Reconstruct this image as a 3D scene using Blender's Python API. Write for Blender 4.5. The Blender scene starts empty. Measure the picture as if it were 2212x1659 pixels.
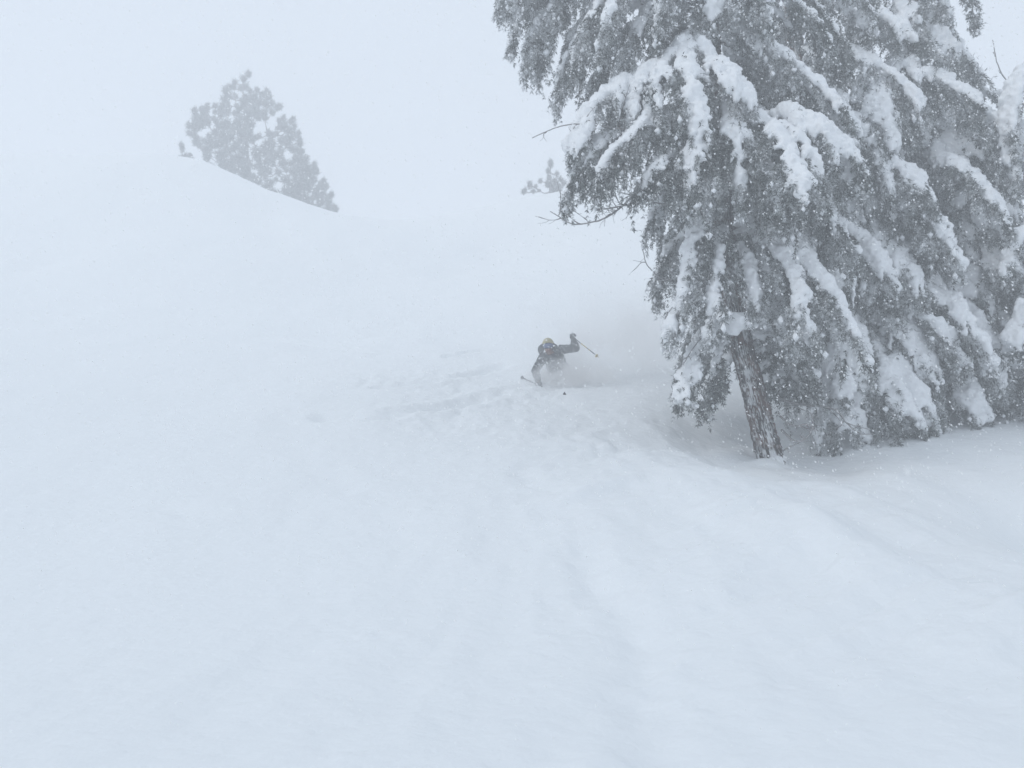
import bpy, math, random
import numpy as np
from mathutils import Vector, Matrix

random.seed(7)
RNG = np.random.default_rng(7)
sc = bpy.context.scene
COL = sc.collection

# ------------------------------------------------------------------ camera, light, exposure
PITCH = math.radians(8.0)
CAM = np.array([0.0, 0.0, 1.6])
cam_data = bpy.data.cameras.new('camera')
cam_data.sensor_width = 36.0
cam_data.lens = 29.36
cam_data.clip_start = 0.05
cam_data.clip_end = 1500
cam_data.dof.use_dof = True
cam_data.dof.focus_distance = 13.5
cam_data.dof.aperture_fstop = 6.0
cam = bpy.data.objects.new('camera', cam_data)
COL.objects.link(cam)
cam.location = CAM
cam.rotation_euler = (math.radians(90) + PITCH, 0, 0)
sc.camera = cam

SUN_EL, SUN_AZ = math.radians(42), math.radians(248)      # from behind the camera's left shoulder, thick cloud
world = bpy.data.worlds.new('World')
sc.world = world
world.use_nodes = True
nt = world.node_tree
bg = nt.nodes['Background']
sky = nt.nodes.new('ShaderNodeTexSky')
sky.sky_type = 'NISHITA'
sky.sun_disc = False
sky.sun_elevation = SUN_EL
sky.sun_rotation = SUN_AZ
sky.altitude = 1800
mul = nt.nodes.new('ShaderNodeMixRGB'); mul.blend_type = 'MIX'
mul.inputs['Fac'].default_value = 0.93                    # cloud deck covers nearly all of the blue
mul.inputs['Color2'].default_value = (6.72, 7.5, 8.5, 1)
nt.links.new(sky.outputs['Color'], mul.inputs['Color1'])
nt.links.new(mul.outputs['Color'], bg.inputs['Color'])
bg.inputs['Strength'].default_value = 0.1

sun_d = bpy.data.lights.new('sun', 'SUN')
sun_d.energy = 1.05
sun_d.angle = math.radians(26)
sun_d.color = (1.0, 0.97, 0.93)
sun = bpy.data.objects.new('sun', sun_d)
COL.objects.link(sun)
_sd = Vector((math.sin(SUN_AZ) * math.cos(SUN_EL), math.cos(SUN_AZ) * math.cos(SUN_EL), math.sin(SUN_EL)))
sun.rotation_euler = _sd.to_track_quat('Z', 'Y').to_euler()

sc.view_settings.view_transform = 'Standard'
sc.view_settings.look = 'None'
sc.view_settings.gamma = 1.0
sc.view_settings.use_curve_mapping = False
sc.view_settings.exposure = 0.15
sc.render.engine = 'CYCLES'
cy = sc.cycles
cy.max_bounces = 8
cy.diffuse_bounces = 4
cy.volume_bounces = 5
cy.transparent_max_bounces = 24
cy.use_denoising = True
cy.use_fast_gi = False
cy.volume_step_rate = 2.0
cy.volume_max_steps = 128

HAZE_DENSITY = 0.0165
HAZE_COLOR = (0.985, 0.99, 1.0, 1)

# ------------------------------------------------------------------ helpers
FPX = 1804.0
def P(u, v, d):
    """The point d metres ahead that the photo (2212 x 1659) shows at (u, v)."""
    ax, ay = (u - 1106) / FPX, (829.5 - v) / FPX
    dy = math.cos(PITCH) - ay * math.sin(PITCH)
    dz = math.sin(PITCH) + ay * math.cos(PITCH)
    return np.array([CAM[0] + ax * d / dy, d, CAM[2] + dz * d / dy])

def _hash(ix, iy, iz, seed):
    h = (ix.astype(np.int64) * 374761393 + iy.astype(np.int64) * 668265263 + iz.astype(np.int64) * 2147483647 + seed * 974711) & 0xFFFFFFFF
    h = ((h ^ (h >> 13)) * 1274126177) & 0xFFFFFFFF
    h = (h ^ (h >> 16)) & 0xFFFFFFFF
    return h / 4294967295.0

def vnoise(p, scale=1.0, seed=0):
    q = np.asarray(p, float) * scale
    i = np.floor(q); f = q - i
    f = f * f * f * (f * (f * 6 - 15) + 10)
    i = i.astype(np.int64)
    r = 0
    for dx in (0, 1):
        for dy in (0, 1):
            for dz in (0, 1):
                w = (f[..., 0] if dx else 1 - f[..., 0]) * (f[..., 1] if dy else 1 - f[..., 1]) * (f[..., 2] if dz else 1 - f[..., 2])
                r = r + w * _hash(i[..., 0] + dx, i[..., 1] + dy, i[..., 2] + dz, seed)
    return r * 2 - 1

def fbm(p, scale, seed=0, octv=4, gain=0.5):
    r, a = 0, 1.0
    for k in range(octv):
        r = r + a * vnoise(p, scale * 2.03 ** k, seed + k * 17)
        a *= gain
    return r

def unit(a):
    return a / np.maximum(np.linalg.norm(a, axis=-1, keepdims=True), 1e-9)

class MB:
    """Collects triangles and quads; build() links them as one mesh object."""
    def __init__(self):
        self.v, self.t, self.q, self.n = [], [], [], 0
        self.fr = []
    def add(self, v, t=None, q=None, frost=None):
        v = np.asarray(v, float).reshape(-1, 3)
        if t is not None and len(t): self.t.append(np.asarray(t, np.int64).reshape(-1, 3) + self.n)
        if q is not None and len(q): self.q.append(np.asarray(q, np.int64).reshape(-1, 4) + self.n)
        self.v.append(v); self.n += len(v)
        self.fr.append(np.zeros(len(v)) if frost is None else np.broadcast_to(frost, (len(v),)).astype(float))
        return self
    def mesh(self, name, smooth=False, frost=False):
        v = np.concatenate(self.v) if self.v else np.zeros((0, 3))
        t = np.concatenate(self.t) if self.t else np.zeros((0, 3), np.int64)
        q = np.concatenate(self.q) if self.q else np.zeros((0, 4), np.int64)
        me = bpy.data.meshes.new(name)
        me.vertices.add(len(v)); me.vertices.foreach_set('co', v.ravel())
        nl = len(t) * 3 + len(q) * 4
        me.loops.add(nl)
        me.loops.foreach_set('vertex_index', np.concatenate([t.ravel(), q.ravel()]).astype(np.int32))
        me.polygons.add(len(t) + len(q))
        st = np.concatenate([np.arange(len(t)) * 3, len(t) * 3 + np.arange(len(q)) * 4]).astype(np.int32)
        me.polygons.foreach_set('loop_start', st)
        if smooth: me.polygons.foreach_set('use_smooth', np.ones(len(t) + len(q), bool))
        if frost:
            at = me.attributes.new('frost', 'FLOAT', 'POINT')
            at.data.foreach_set('value', np.concatenate(self.fr).astype(np.float32))
        me.update(calc_edges=True)
        return me
    def build(self, name, mat, parent=None, smooth=False, frost=False):
        me = self.mesh(name, smooth, frost)
        return link(name, me, mat, parent)

def link(name, me, mat, parent=None):
    o = bpy.data.objects.new(name, me)
    COL.objects.link(o)
    if mat is not None and me is not None and not me.materials: me.materials.append(mat)
    if parent is not None: child(o, parent)
    return o

WORLD_AT = {}
def child(o, parent):
    o.parent = parent
    m = Matrix.Identity(4)
    p = parent
    while p is not None:
        m = p.matrix_basis @ m if p.parent is None else p.matrix_parent_inverse @ p.matrix_basis @ m
        p = p.parent
    o.matrix_parent_inverse = m.inverted()

def empty(name, loc):
    o = bpy.data.objects.new(name, None)
    o.empty_display_size = 0.2
    COL.objects.link(o)
    o.location = loc
    return o

def tag(o, label=None, cat=None, group=None, kind=None):
    if label: o['label'] = label
    if cat: o['category'] = cat
    if group: o['group'] = group
    if kind: o['kind'] = kind
    return o

def catmull(pts, step=0.05, n=None):
    pts = np.asarray(pts, float)
    ext = np.vstack([2 * pts[0] - pts[1], pts, 2 * pts[-1] - pts[-2]])
    out = []
    for i in range(1, len(ext) - 2):
        p0, p1, p2, p3 = ext[i - 1], ext[i], ext[i + 1], ext[i + 2]
        k = max(2, int(np.linalg.norm(p2 - p1) / step)) if n is None else n
        t = np.linspace(0, 1, k, endpoint=False)[:, None]
        out.append(0.5 * ((2 * p1) + (-p0 + p2) * t + (2 * p0 - 5 * p1 + 4 * p2 - p3) * t ** 2 + (-p0 + 3 * p1 - 3 * p2 + p3) * t ** 3))
    out.append(pts[-1:])
    return np.vstack(out)

def tubes(mb, pts, rad, sides=6, frost=None, close=True, squash=1.0):
    """pts (n, S, 3), rad (n, S): n tubes at once."""
    pts = np.asarray(pts, float); rad = np.asarray(rad, float)
    if pts.ndim == 2: pts, rad = pts[None], rad[None]
    n, S, _ = pts.shape
    tan = unit(np.gradient(pts, axis=1))
    ref = np.where(np.abs(tan[..., 2:3]) > 0.93, np.array([1.0, 0.12, 0]), np.array([0, 0.05, 1.0]))
    a = unit(np.cross(tan, ref)); b = np.cross(a, tan)
    ang = np.arange(sides) / sides * 2 * math.pi
    ring = a[:, :, None] * np.cos(ang)[None, None, :, None] + squash * b[:, :, None] * np.sin(ang)[None, None, :, None]
    v = pts[:, :, None] + ring * rad[:, :, None, None]
    base = (np.arange(n) * S * sides)[:, None, None]
    i = np.arange(S - 1)[None, :, None] * sides
    k = np.arange(sides)[None, None, :]; k2 = (k + 1) % sides
    q = np.stack([base + i + k, base + i + k2, base + i + sides + k2, base + i + sides + k], -1).reshape(-1, 4)
    t = []
    if close:
        kk = np.arange(1, sides - 1)
        c0 = np.stack([np.zeros_like(kk), kk + 1, kk], -1)[None] + (np.arange(n) * S * sides)[:, None, None]
        c1 = np.stack([np.zeros_like(kk), kk, kk + 1], -1)[None] + (np.arange(n) * S * sides + (S - 1) * sides)[:, None, None]
        t = np.concatenate([c0.reshape(-1, 3), c1.reshape(-1, 3)])
    mb.add(v.reshape(-1, 3), t=t, q=q, frost=frost)

def ellipsoid(mb, c, r, rot=None, seg=16, rings=10, noise=0.0, seed=0):
    th = np.linspace(0, math.pi, rings + 1)[1:-1]
    ph = np.arange(seg) / seg * 2 * math.pi
    s = np.stack([np.sin(th)[:, None] * np.cos(ph), np.sin(th)[:, None] * np.sin(ph), np.cos(th)[:, None] * np.ones(seg)], -1).reshape(-1, 3)
    s = np.vstack([s, [0, 0, 1], [0, 0, -1]])
    if noise: s = s * (1 + noise * fbm(s, 1.7, seed, 3))[:, None]
    v = s * np.asarray(r)
    if rot is not None: v = v @ np.asarray(rot).T
    v = v + np.asarray(c)
    q, t = [], []
    nr = rings - 1
    for i in range(nr - 1):
        for k in range(seg):
            q.append((i * seg + k, (i + 1) * seg + k, (i + 1) * seg + (k + 1) % seg, i * seg + (k + 1) % seg))
    top, bot = nr * seg, nr * seg + 1
    for k in range(seg):
        t.append((top, k, (k + 1) % seg)); t.append((bot, (nr - 1) * seg + (k + 1) % seg, (nr - 1) * seg + k))
    mb.add(v, t=t, q=q)

def remeshed(mb, voxel, smooth=2):
    """Union of everything in mb as one closed smooth mesh: returns verts, quads/tris mesh."""
    me = mb.mesh('tmp')
    o = bpy.data.objects.new('tmp', me)
    COL.objects.link(o)
    m = o.modifiers.new('r', 'REMESH'); m.mode = 'VOXEL'; m.voxel_size = voxel; m.use_smooth_shade = True
    if smooth:
        s = o.modifiers.new('s', 'SMOOTH'); s.factor = 0.5; s.iterations = smooth
    dg = bpy.context.evaluated_depsgraph_get()
    new = bpy.data.meshes.new_from_object(o.evaluated_get(dg))
    bpy.data.objects.remove(o); bpy.data.meshes.remove(me)
    new.polygons.foreach_set('use_smooth', np.ones(len(new.polygons), bool))
    new.materials.clear()
    return new

def mesh_co(me):
    a = np.empty(len(me.vertices) * 3); me.vertices.foreach_get('co', a); return a.reshape(-1, 3)
def mesh_no(me):
    a = np.empty(len(me.vertices) * 3); me.vertices.foreach_get('normal', a); return a.reshape(-1, 3)

# ------------------------------------------------------------------ materials
def mat(name, color, rough=0.8, spec=0.2):
    m = bpy.data.materials.new(name); m.use_nodes = True
    b = m.node_tree.nodes['Principled BSDF']
    b.inputs['Base Color'].default_value = (*color, 1)
    b.inputs['Roughness'].default_value = rough
    b.inputs['Specular IOR Level'].default_value = spec
    return m

def noise_bump(m, scale, strength, dist=0.02, detail=4):
    t = m.node_tree; b = t.nodes['Principled BSDF']
    tc = t.nodes.new('ShaderNodeTexCoord')
    n = t.nodes.new('ShaderNodeTexNoise'); n.inputs['Scale'].default_value = scale; n.inputs['Detail'].default_value = detail
    t.links.new(tc.outputs['Object'], n.inputs['Vector'])
    bp = t.nodes.new('ShaderNodeBump'); bp.inputs['Strength'].default_value = strength; bp.inputs['Distance'].default_value = dist
    t.links.new(n.outputs['Fac'], bp.inputs['Height']); t.links.new(bp.outputs['Normal'], b.inputs['Normal'])
    return n

def color_noise(m, c1, c2, scale, lo=0.4, hi=0.6, detail=4, coord='Object'):
    t = m.node_tree; b = t.nodes['Principled BSDF']
    tc = t.nodes.new('ShaderNodeTexCoord')
    n = t.nodes.new('ShaderNodeTexNoise'); n.inputs['Scale'].default_value = scale; n.inputs['Detail'].default_value = detail
    t.links.new(tc.outputs[coord], n.inputs['Vector'])
    r = t.nodes.new('ShaderNodeValToRGB')
    r.color_ramp.elements[0].position = lo; r.color_ramp.elements[0].color = (*c1, 1)
    r.color_ramp.elements[1].position = hi; r.color_ramp.elements[1].color = (*c2, 1)
    t.links.new(n.outputs['Fac'], r.inputs['Fac'])
    t.links.new(r.outputs['Color'], b.inputs['Base Color'])
    return r

def frosty(m, dark, white=(0.83, 0.845, 0.86), scale=6.0):
    """Base colour from the frost attribute (rime and snow stuck on the piece)."""
    t = m.node_tree; b = t.nodes['Principled BSDF']
    r = color_noise(m, dark[0], dark[1], scale)
    at = t.nodes.new('ShaderNodeAttribute'); at.attribute_name = 'frost'
    mx = t.nodes.new('ShaderNodeMixRGB'); mx.inputs['Color2'].default_value = (*white, 1)
    t.links.new(at.outputs['Fac'], mx.inputs['Fac'])
    t.links.new(r.outputs['Color'], mx.inputs['Color1'])
    t.links.new(mx.outputs['Color'], b.inputs['Base Color'])
    return m

M_SNOW = mat('fresh_snow', (0.82, 0.835, 0.85), 0.95, 0.15)
noise_bump(M_SNOW, 9.0, 0.35, 0.05, 6)
M_GROUND = mat('powder_snow', (0.795, 0.82, 0.835), 0.95, 0.15)
noise_bump(M_GROUND, 7.0, 0.45, 0.05, 9)
M_NEEDLE = frosty(mat('hemlock_needles', (0.05, 0.06, 0.055), 0.7), ((0.030, 0.040, 0.036), (0.075, 0.088, 0.080)))
M_PINE = frosty(mat('pine_needles', (0.05, 0.06, 0.055), 0.7), ((0.05, 0.06, 0.06), (0.09, 0.10, 0.10)))
M_WOOD = frosty(mat('twig_bark', (0.06, 0.05, 0.045), 0.9), ((0.055, 0.045, 0.042), (0.11, 0.085, 0.08)), scale=9)
M_BARK = frosty(mat('furrowed_bark', (0.08, 0.06, 0.05), 0.95), ((0.035, 0.029, 0.028), (0.115, 0.068, 0.055)), scale=6)
noise_bump(M_BARK, 40, 0.5, 0.02)
M_FLAKE = mat('snow_flake', (0.92, 0.93, 0.95), 0.9, 0.1)
_t = M_FLAKE.node_tree; _a = _t.nodes.new('ShaderNodeAddShader')
_d = _t.nodes.new('ShaderNodeBsdfDiffuse'); _r = _t.nodes.new('ShaderNodeBsdfTranslucent')
_d.inputs['Color'].default_value = (0.50, 0.50, 0.50, 1); _r.inputs['Color'].default_value = (0.48, 0.48, 0.48, 1)
_t.links.new(_d.outputs[0], _a.inputs[0]); _t.links.new(_r.outputs[0], _a.inputs[1])
_t.links.new(_a.outputs[0], [n for n in _t.nodes if n.type == 'OUTPUT_MATERIAL'][0].inputs['Surface'])

# ------------------------------------------------------------------ terrain
def tz_pts():
    c = []
    def at(u, v, d): c.append(P(u, v, d))
    # middle of the run, from the lens up to the crest
    for v, d in ((1659, 3.6), (1450, 5.2), (1250, 7.2), (1050, 10.0), (930, 13.0), (850, 16.5), (780, 20.5), (700, 25.5), (600, 33), (530, 41), (476, 48)):
        at(1106, v, d)
    for v, d in ((1659, 3.6), (1450, 5.2), (1250, 7.2), (1050, 10.0), (900, 14), (800, 18.5), (700, 24), (600, 30), (500, 37.5), (420, 42.5)):
        at(550, v, d)
    for v, d in ((1659, 3.6), (1450, 5.2), (1250, 7.2), (1050, 10.0), (880, 14.5), (750, 20.5), (600, 29), (450, 38), (330, 46)):
        at(0, v, d)
    # ridge edge below the pine
    ridge = [(0, 328, 46.5), (200, 336, 46), (300, 344, 46), (385, 352, 46), (450, 364, 46), (510, 388, 46), (560, 412, 46), (610, 441, 46), (650, 463, 46.2), (720, 471, 46.8),
             (820, 476, 47.5), (960, 476, 48), (1060, 466, 48), (1110, 430, 47), (1160, 419, 46.5), (1210, 413, 46.5), (1320, 406, 47), (1440, 400, 48), (1800, 380, 49), (2212, 350, 50)]
    for u, v, d in ridge:
        at(u, v, d)
        p = P(u, v, d)
        c.append(p + np.array([p[0] / d * 4, 4, -0.4 if u > 700 else -1.1]))
        c.append(p + np.array([p[0] / d * 11, 11, -2.6]))
    # right: bright roll of snow, hollow behind it that holds the trees
    for u, v, d in ((1300, 905, 13.6), (1480, 1000, 10.9), (1660, 1085, 9.1), (1850, 1175, 7.7), (2060, 1272, 6.6), (2300, 1370, 5.7)): at(u, v, d)
    for u, v, d in ((1400, 1200, 7.6), (1600, 1300, 6.5), (1800, 1450, 5.3), (2100, 1550, 4.5), (2212, 1659, 3.8)): at(u, v, d)
    for u, v, d in ((1480, 930, 12.9), (1660, 1000, 12.1), (1850, 1010, 11.5), (2100, 1080, 10.0), (2300, 1150, 8.9)): at(u, v, d)
    for u, v, d in ((1480, 880, 15.0), (1700, 920, 14.2), (1900, 922, 14.0), (2110, 925, 13.6), (2200, 862, 16.0), (2330, 900, 14)): at(u, v, d)
    for u, v, d in ((1480, 780, 19.5), (1900, 830, 17.5), (2212, 780, 19.5), (1480, 600, 31), (1480, 480, 40), (1900, 650, 27), (2212, 620, 28), (2212, 480, 39)): at(u, v, d)
    # beyond the frame
    for x in (-9, 0, 9): c.append(np.array([x, 0.4, 0.0])); c.append(np.array([x, -10, -1.6])); c.append(np.array([x * 3, -45, -5.0]))
    prof = ((-45, -5), (-10, -1.6), (0, 0), (14, 3.0), (25, 7.2), (36, 13.0), (48, 19.5), (58, 18), (85, 13), (130, 9), (200, 6))
    for y, z in prof:
        for x in (-110, -60, 60, 110):
            if abs(x) > 0.75 * y + 12: c.append(np.array([x, y, z + (2.0 if x < 0 and 20 < y < 60 else 0)]))
        if y > 80:
            for x in (-50, 0, 50): c.append(np.array([x, y, z]))
    return np.array(c)

_C = tz_pts()
_S = np.array([1.0, 1.0])
def _U(r2): return np.where(r2 > 1e-12, r2 * np.log(np.maximum(r2, 1e-12)), 0)
def _warp(xy):
    """Near ground gets finer resolution: solve the spline in log-distance space."""
    x, y = xy[..., 0], xy[..., 1]
    d = np.sqrt((y + 8.0) ** 2 * (y > -8) + 1.0) + np.where(y < -8, 0, 0)
    return np.stack([x / d * 3.0, np.where(y > -6, np.log(np.maximum(y + 8.0, 2.0)) * 3.0, np.log(2.0) * 3 + (y + 6) * 0.15)], -1)
_W = _warp(_C[:, :2])
_n = len(_C)
_K = _U(((_W[:, None] - _W[None]) ** 2).sum(-1)) + np.eye(_n) * 2e-3
_Pm = np.hstack([np.ones((_n, 1)), _W])
_A = np.zeros((_n + 3, _n + 3)); _A[:_n, :_n] = _K; _A[:_n, _n:] = _Pm; _A[_n:, :_n] = _Pm.T
_sol = np.linalg.solve(_A, np.concatenate([_C[:, 2] / (np.abs(_C[:, 1]) + 8), np.zeros(3)]))

def base_h(xy):
    xy = np.asarray(xy, float); sh = xy.shape[:-1]; f = xy.reshape(-1, 2)
    out = np.empty(len(f))
    for i in range(0, len(f), 20000):
        w = _warp(f[i:i + 20000])
        out[i:i + 20000] = (_U(((w[:, None] - _W[None]) ** 2).sum(-1)) @ _sol[:_n] + _sol[_n] + w @ _sol[_n + 1:]) * (np.abs(f[i:i + 20000, 1]) + 8)
    return out.reshape(sh)

def seg_dist(xy, poly):
    best = np.full(xy.shape[:-1], 1e9); side = np.zeros(xy.shape[:-1])
    for a, b in zip(poly[:-1], poly[1:]):
        ab = b - a; L2 = (ab ** 2).sum()
        t = np.clip(((xy - a) @ ab) / L2, 0, 1)
        d = np.linalg.norm(xy - (a + t[..., None] * ab), axis=-1)
        best = np.minimum(best, d)
    return best

def G(u, v, d): return P(u, v, d)[:2]
RUTS = [  # (points on the snow, half width, depth)
    ([G(1130, 1030, 10.4), G(1190, 1110, 9.1), G(1260, 1230, 7.5), G(1330, 1380, 5.9), G(1420, 1500, 4.8), G(1470, 1659, 3.6)], 0.20, 0.05),
    ([G(1060, 1030, 10.4), G(1110, 1110, 9.1), G(1180, 1260, 7.2), G(1230, 1400, 5.7)], 0.10, 0.018),
    ([G(640, 960, 12), G(740, 1030, 10.4), G(830, 1110, 9.1), G(900, 1200, 7.8)], 0.2, 0.022),
    ([G(820, 850, 16.5), G(960, 835, 17.2), G(1090, 800, 19.2)], 0.14, 0.12),
    ([G(700, 900, 14.0), G(820, 905, 14.0), G(960, 880, 15.0), G(1070, 858, 16.2)], 0.2, 0.13),
    ([G(900, 890, 14.7), G(1000, 865, 15.8), G(1120, 845, 16.6)], 0.12, 0.06),
    ([G(960, 790, 19.9), G(1040, 770, 21.1)], 0.12, 0.12),
    ([G(560, 720, 23.5), G(640, 740, 22.4), G(720, 755, 21.8), G(790, 775, 20.8)], 0.16, 0.09),
    ([G(230, 1085, 9.3), G(330, 1080, 9.4), G(430, 1100, 9.1)], 0.2, 0.035),
]
RUTS = [(np.array(p), w, d) for p, w, d in RUTS]
CHOP = np.array([G(900, 830, 17.5), G(1100, 850, 16.5), G(1000, 900, 14.2), G(1150, 930, 13), G(1300, 950, 12.3)])

def ground_h(xy, fine=True):
    xy = np.asarray(xy, float)
    z = base_h(xy)
    p3 = np.concatenate([xy, np.zeros(xy.shape[:-1] + (1,))], -1)
    far = np.clip((xy[..., 1] - 2) / 30, 0, 1)
    z = z + fbm(p3, 0.16, 3, 3) * (0.05 + 0.22 * far)
    z = z + fbm(p3 * np.array([1.0, 0.45, 1]), 0.8, 11, 3) * (0.018 + 0.02 * far)
    if fine:
        z = z + fbm(p3 * np.array([1.6, 0.7, 1]), 3.2, 21, 3) * 0.006
    xw = xy + np.stack([0.10 * vnoise(p3, 1.1, 81) + 0.07 * vnoise(p3, 3.7, 83), 0.10 * vnoise(p3, 1.1, 82) + 0.07 * vnoise(p3, 3.7, 84)], -1)
    for poly, w, dep in RUTS:
        d = seg_dist(xw, poly)
        z = z - dep * np.exp(-(d / w) ** 2) * np.clip(0.65 + 0.6 * vnoise(p3, 1.1, 5) + 0.25 * vnoise(p3, 6.0, 6), 0.15, 1.4) + dep * 0.2 * np.exp(-((d - 1.9 * w) / (0.8 * w)) ** 2)
    d = seg_dist(xy, CHOP)
    m = np.exp(-(d / 2.0) ** 2)
    wob = p3 + 0.25 * np.stack([vnoise(p3, 1.3, 44), vnoise(p3, 1.3, 45), 0 * z], -1)
    ch = np.abs(vnoise(wob * np.array([1, 0.7, 1]), 2.3, 41)) * 0.8 + 0.7 * np.abs(vnoise(wob, 6.5, 42)) + 0.5 * np.abs(vnoise(wob, 14.0, 43))
    z = z + m * (ch - 0.6) * 0.085 * (0.55 + 0.45 * vnoise(p3, 0.7, 46))
    # lip of the bright roll: snow stands higher on the run's side of it
    lip = np.array([G(1330, 905, 13.5), G(1480, 1000, 10.9), G(1660, 1085, 9.1), G(1850, 1175, 7.7), G(2060, 1272, 6.6)])
    dl = seg_dist(xy, lip)
    yl = np.interp(xy[..., 0], lip[:, 0], lip[:, 1])
    if lip[0, 0] > lip[-1, 0]: yl = np.interp(xy[..., 0], lip[::-1, 0], lip[::-1, 1])
    sgn_ = np.sign(yl - xy[..., 1])
    wl = 0.55 + 0.45 * np.clip(vnoise(p3, 0.6, 47) + 0.5, 0, 1)
    sd_ = dl * sgn_
    fade_ = np.clip((xy[..., 0] - lip[0, 0] - 0.5) / 1.6, 0, 1) * np.clip((lip[-1, 0] + 0.6 - xy[..., 0]) / 1.2, 0, 1)
    fade_ = fade_ * fade_ * (3 - 2 * fade_)
    z = z + 0.27 * wl * np.exp(-(np.maximum(sd_, 0) / 1.5) ** 2) / (1 + np.exp(-(sd_ + 0.10) / 0.07)) * fade_
    z = z - 0.20 * wl * fade_ * np.exp(-((sd_ + 0.75) / 0.8) ** 2)
    dp_ = np.linalg.norm((xy - G(2320, 1110, 9.2)) * np.array([1, 0.8]), axis=-1)
    z = z - 0.65 * np.exp(-(dp_ / 0.75) ** 2)  # added pit past the right edge, shaped to darken the snow there by self-shading
    tb = P(1668, 1012, 12.2)[:2] + np.array([-0.1, 0.0])
    dt_ = np.linalg.norm((xy - tb) * np.array([1, 0.8]), axis=-1)
    z = z - 0.16 * np.exp(-(dt_ / 1.5) ** 2) + 0.07 * np.exp(-(dt_ / 0.33) ** 2) * (0.6 + 1.2 * vnoise(p3, 5.0, 71)) - 0.10 * np.exp(-((dt_ - 0.95) / 0.4) ** 2)
    # sluff streaks fanning downhill from the turn
    S0 = G(1190, 850, 16.5); dv = xy - S0
    rr_ = np.linalg.norm(dv, axis=-1); th_ = np.arctan2(dv[..., 0], -dv[..., 1])
    pf = np.stack([th_ * 7.0 + 0.25 * vnoise(p3, 0.5, 91), rr_ * 0.16, 0 * rr_], -1)
    fan = np.clip((rr_ - 1.5) / 4, 0, 1) * np.clip((15.5 - rr_) / 3, 0, 1) * np.clip((th_ + 0.35) / 0.3, 0, 1) * np.clip((1.15 - th_) / 0.3, 0, 1)
    z = z + fan * (fbm(pf, 1.6, 92, 4) * 0.055 * np.clip(rr_ / 9, 0.4, 1) + np.maximum(fbm(p3, 4.5, 95, 3), 0) * 0.012)
    # wind flow lines down the bright roll
    dr = seg_dist(xy, np.array([G(1320, 980, 11), G(1700, 1180, 7.8), G(2100, 1380, 5.7)]))
    q = p3 * np.array([1.0, 1.0, 1]); ang = math.radians(-38)
    qr = np.stack([(q[..., 0] * math.cos(ang) - q[..., 1] * math.sin(ang)), (q[..., 0] * math.sin(ang) + q[..., 1] * math.cos(ang)) , q[..., 2]], -1)
    z = z + np.exp(-(dr / 2.2) ** 2) * fbm(qr * np.array([0.35, 2.2, 1]), 1.3, 61, 4) * 0.055
    return z

def ground_at(x, y): return float(ground_h(np.array([[x, y]]))[0])

def build_ground():
    ys = np.concatenate([np.linspace(-48, -2, 24), np.linspace(-1.6, 2.2, 20), 2.4 * (66 / 2.4) ** np.linspace(0, 1, 560), np.linspace(67, 195, 40)])
    a = np.linspace(-1, 1, 521)
    a = 0.30 * a + 0.70 * a ** 3
    X = a[None] * (30 + 1.15 * np.maximum(ys, 0))[:, None]
    # denser middle: inside the view the columns follow the widening of the view
    Y = np.repeat(ys[:, None], len(a), 1)
    xy = np.stack([X, Y], -1)
    Z = ground_h(xy)
    v = np.concatenate([xy, Z[..., None]], -1).reshape(-1, 3)
    nr, nc = Z.shape
    i = np.arange(nr - 1)[:, None] * nc; k = np.arange(nc - 1)[None]
    q = np.stack([i + k, i + k + 1, i + nc + k + 1, i + nc + k], -1).reshape(-1, 4)
    mb = MB(); mb.add(v, q=q)
    o = mb.build('snow_slope', M_GROUND, smooth=True)
    tag(o, 'smooth deep powder snow slope rising to a white crest', kind='structure')
    return o, v

ground, GV = build_ground()
ZMIN = GV[:, 2].min()

# ------------------------------------------------------------------ haze: blowing snow and cloud filling the whole place
hz = MB()
hx0, hx1, hy0, hy1, hz0, hz1 = -285, 285, -60, 210, ZMIN - 1.0, 36.0
hv = [(x, y, z) for z in (hz0, hz1) for y in (hy0, hy1) for x in (hx0, hx1)]
hz.add(hv, q=[(0, 2, 3, 1), (4, 5, 7, 6), (0, 1, 5, 4), (2, 6, 7, 3), (0, 4, 6, 2), (1, 3, 7, 5)])
M_HAZE = bpy.data.materials.new('haze_air'); M_HAZE.use_nodes = True
ht = M_HAZE.node_tree
for n in list(ht.nodes):
    if n.type == 'BSDF_PRINCIPLED': ht.nodes.remove(n)
pv = ht.nodes.new('ShaderNodeVolumePrincipled')
pv.inputs['Color'].default_value = HAZE_COLOR
pv.inputs['Density'].default_value = HAZE_DENSITY
pv.inputs['Anisotropy'].default_value = 0.0
ht.links.new(pv.outputs['Volume'], [n for n in ht.nodes if n.type == 'OUTPUT_MATERIAL'][0].inputs['Volume'])
haze = hz.build('haze', M_HAZE)
tag(haze, 'pale blowing snow haze filling the air over the slope', kind='stuff')
# ------------------------------------------------------------------ hemlocks
def needle_blades(mb, p, ax, frost, rng, k=3, length=0.055, width=0.016):
    n = len(p)
    if n == 0: return
    p = np.repeat(p, k, 0); ax = np.repeat(ax, k, 0); fr = np.repeat(frost, k)
    rv = unit(rng.normal(size=(n * k, 3)))
    d = unit(ax * 0.75 + rv * 0.85 + np.array([0, 0, -0.12]))
    L = length * rng.uniform(0.6, 1.3, n * k)[:, None]
    w = unit(np.cross(d, rng.normal(size=(n * k, 3)))) * (width * rng.uniform(0.7, 1.3, n * k))[:, None]
    p = p + rv * 0.01
    v = np.stack([p - w * 0.5, p + w * 0.5, p + d * L], 1).reshape(-1, 3)
    t = np.arange(n * k * 3).reshape(-1, 3)
    f = np.repeat(np.clip(fr + rng.normal(0, 0.10, n * k), 0, 1), 3)
    mb.add(v, t=t, frost=f)

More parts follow.
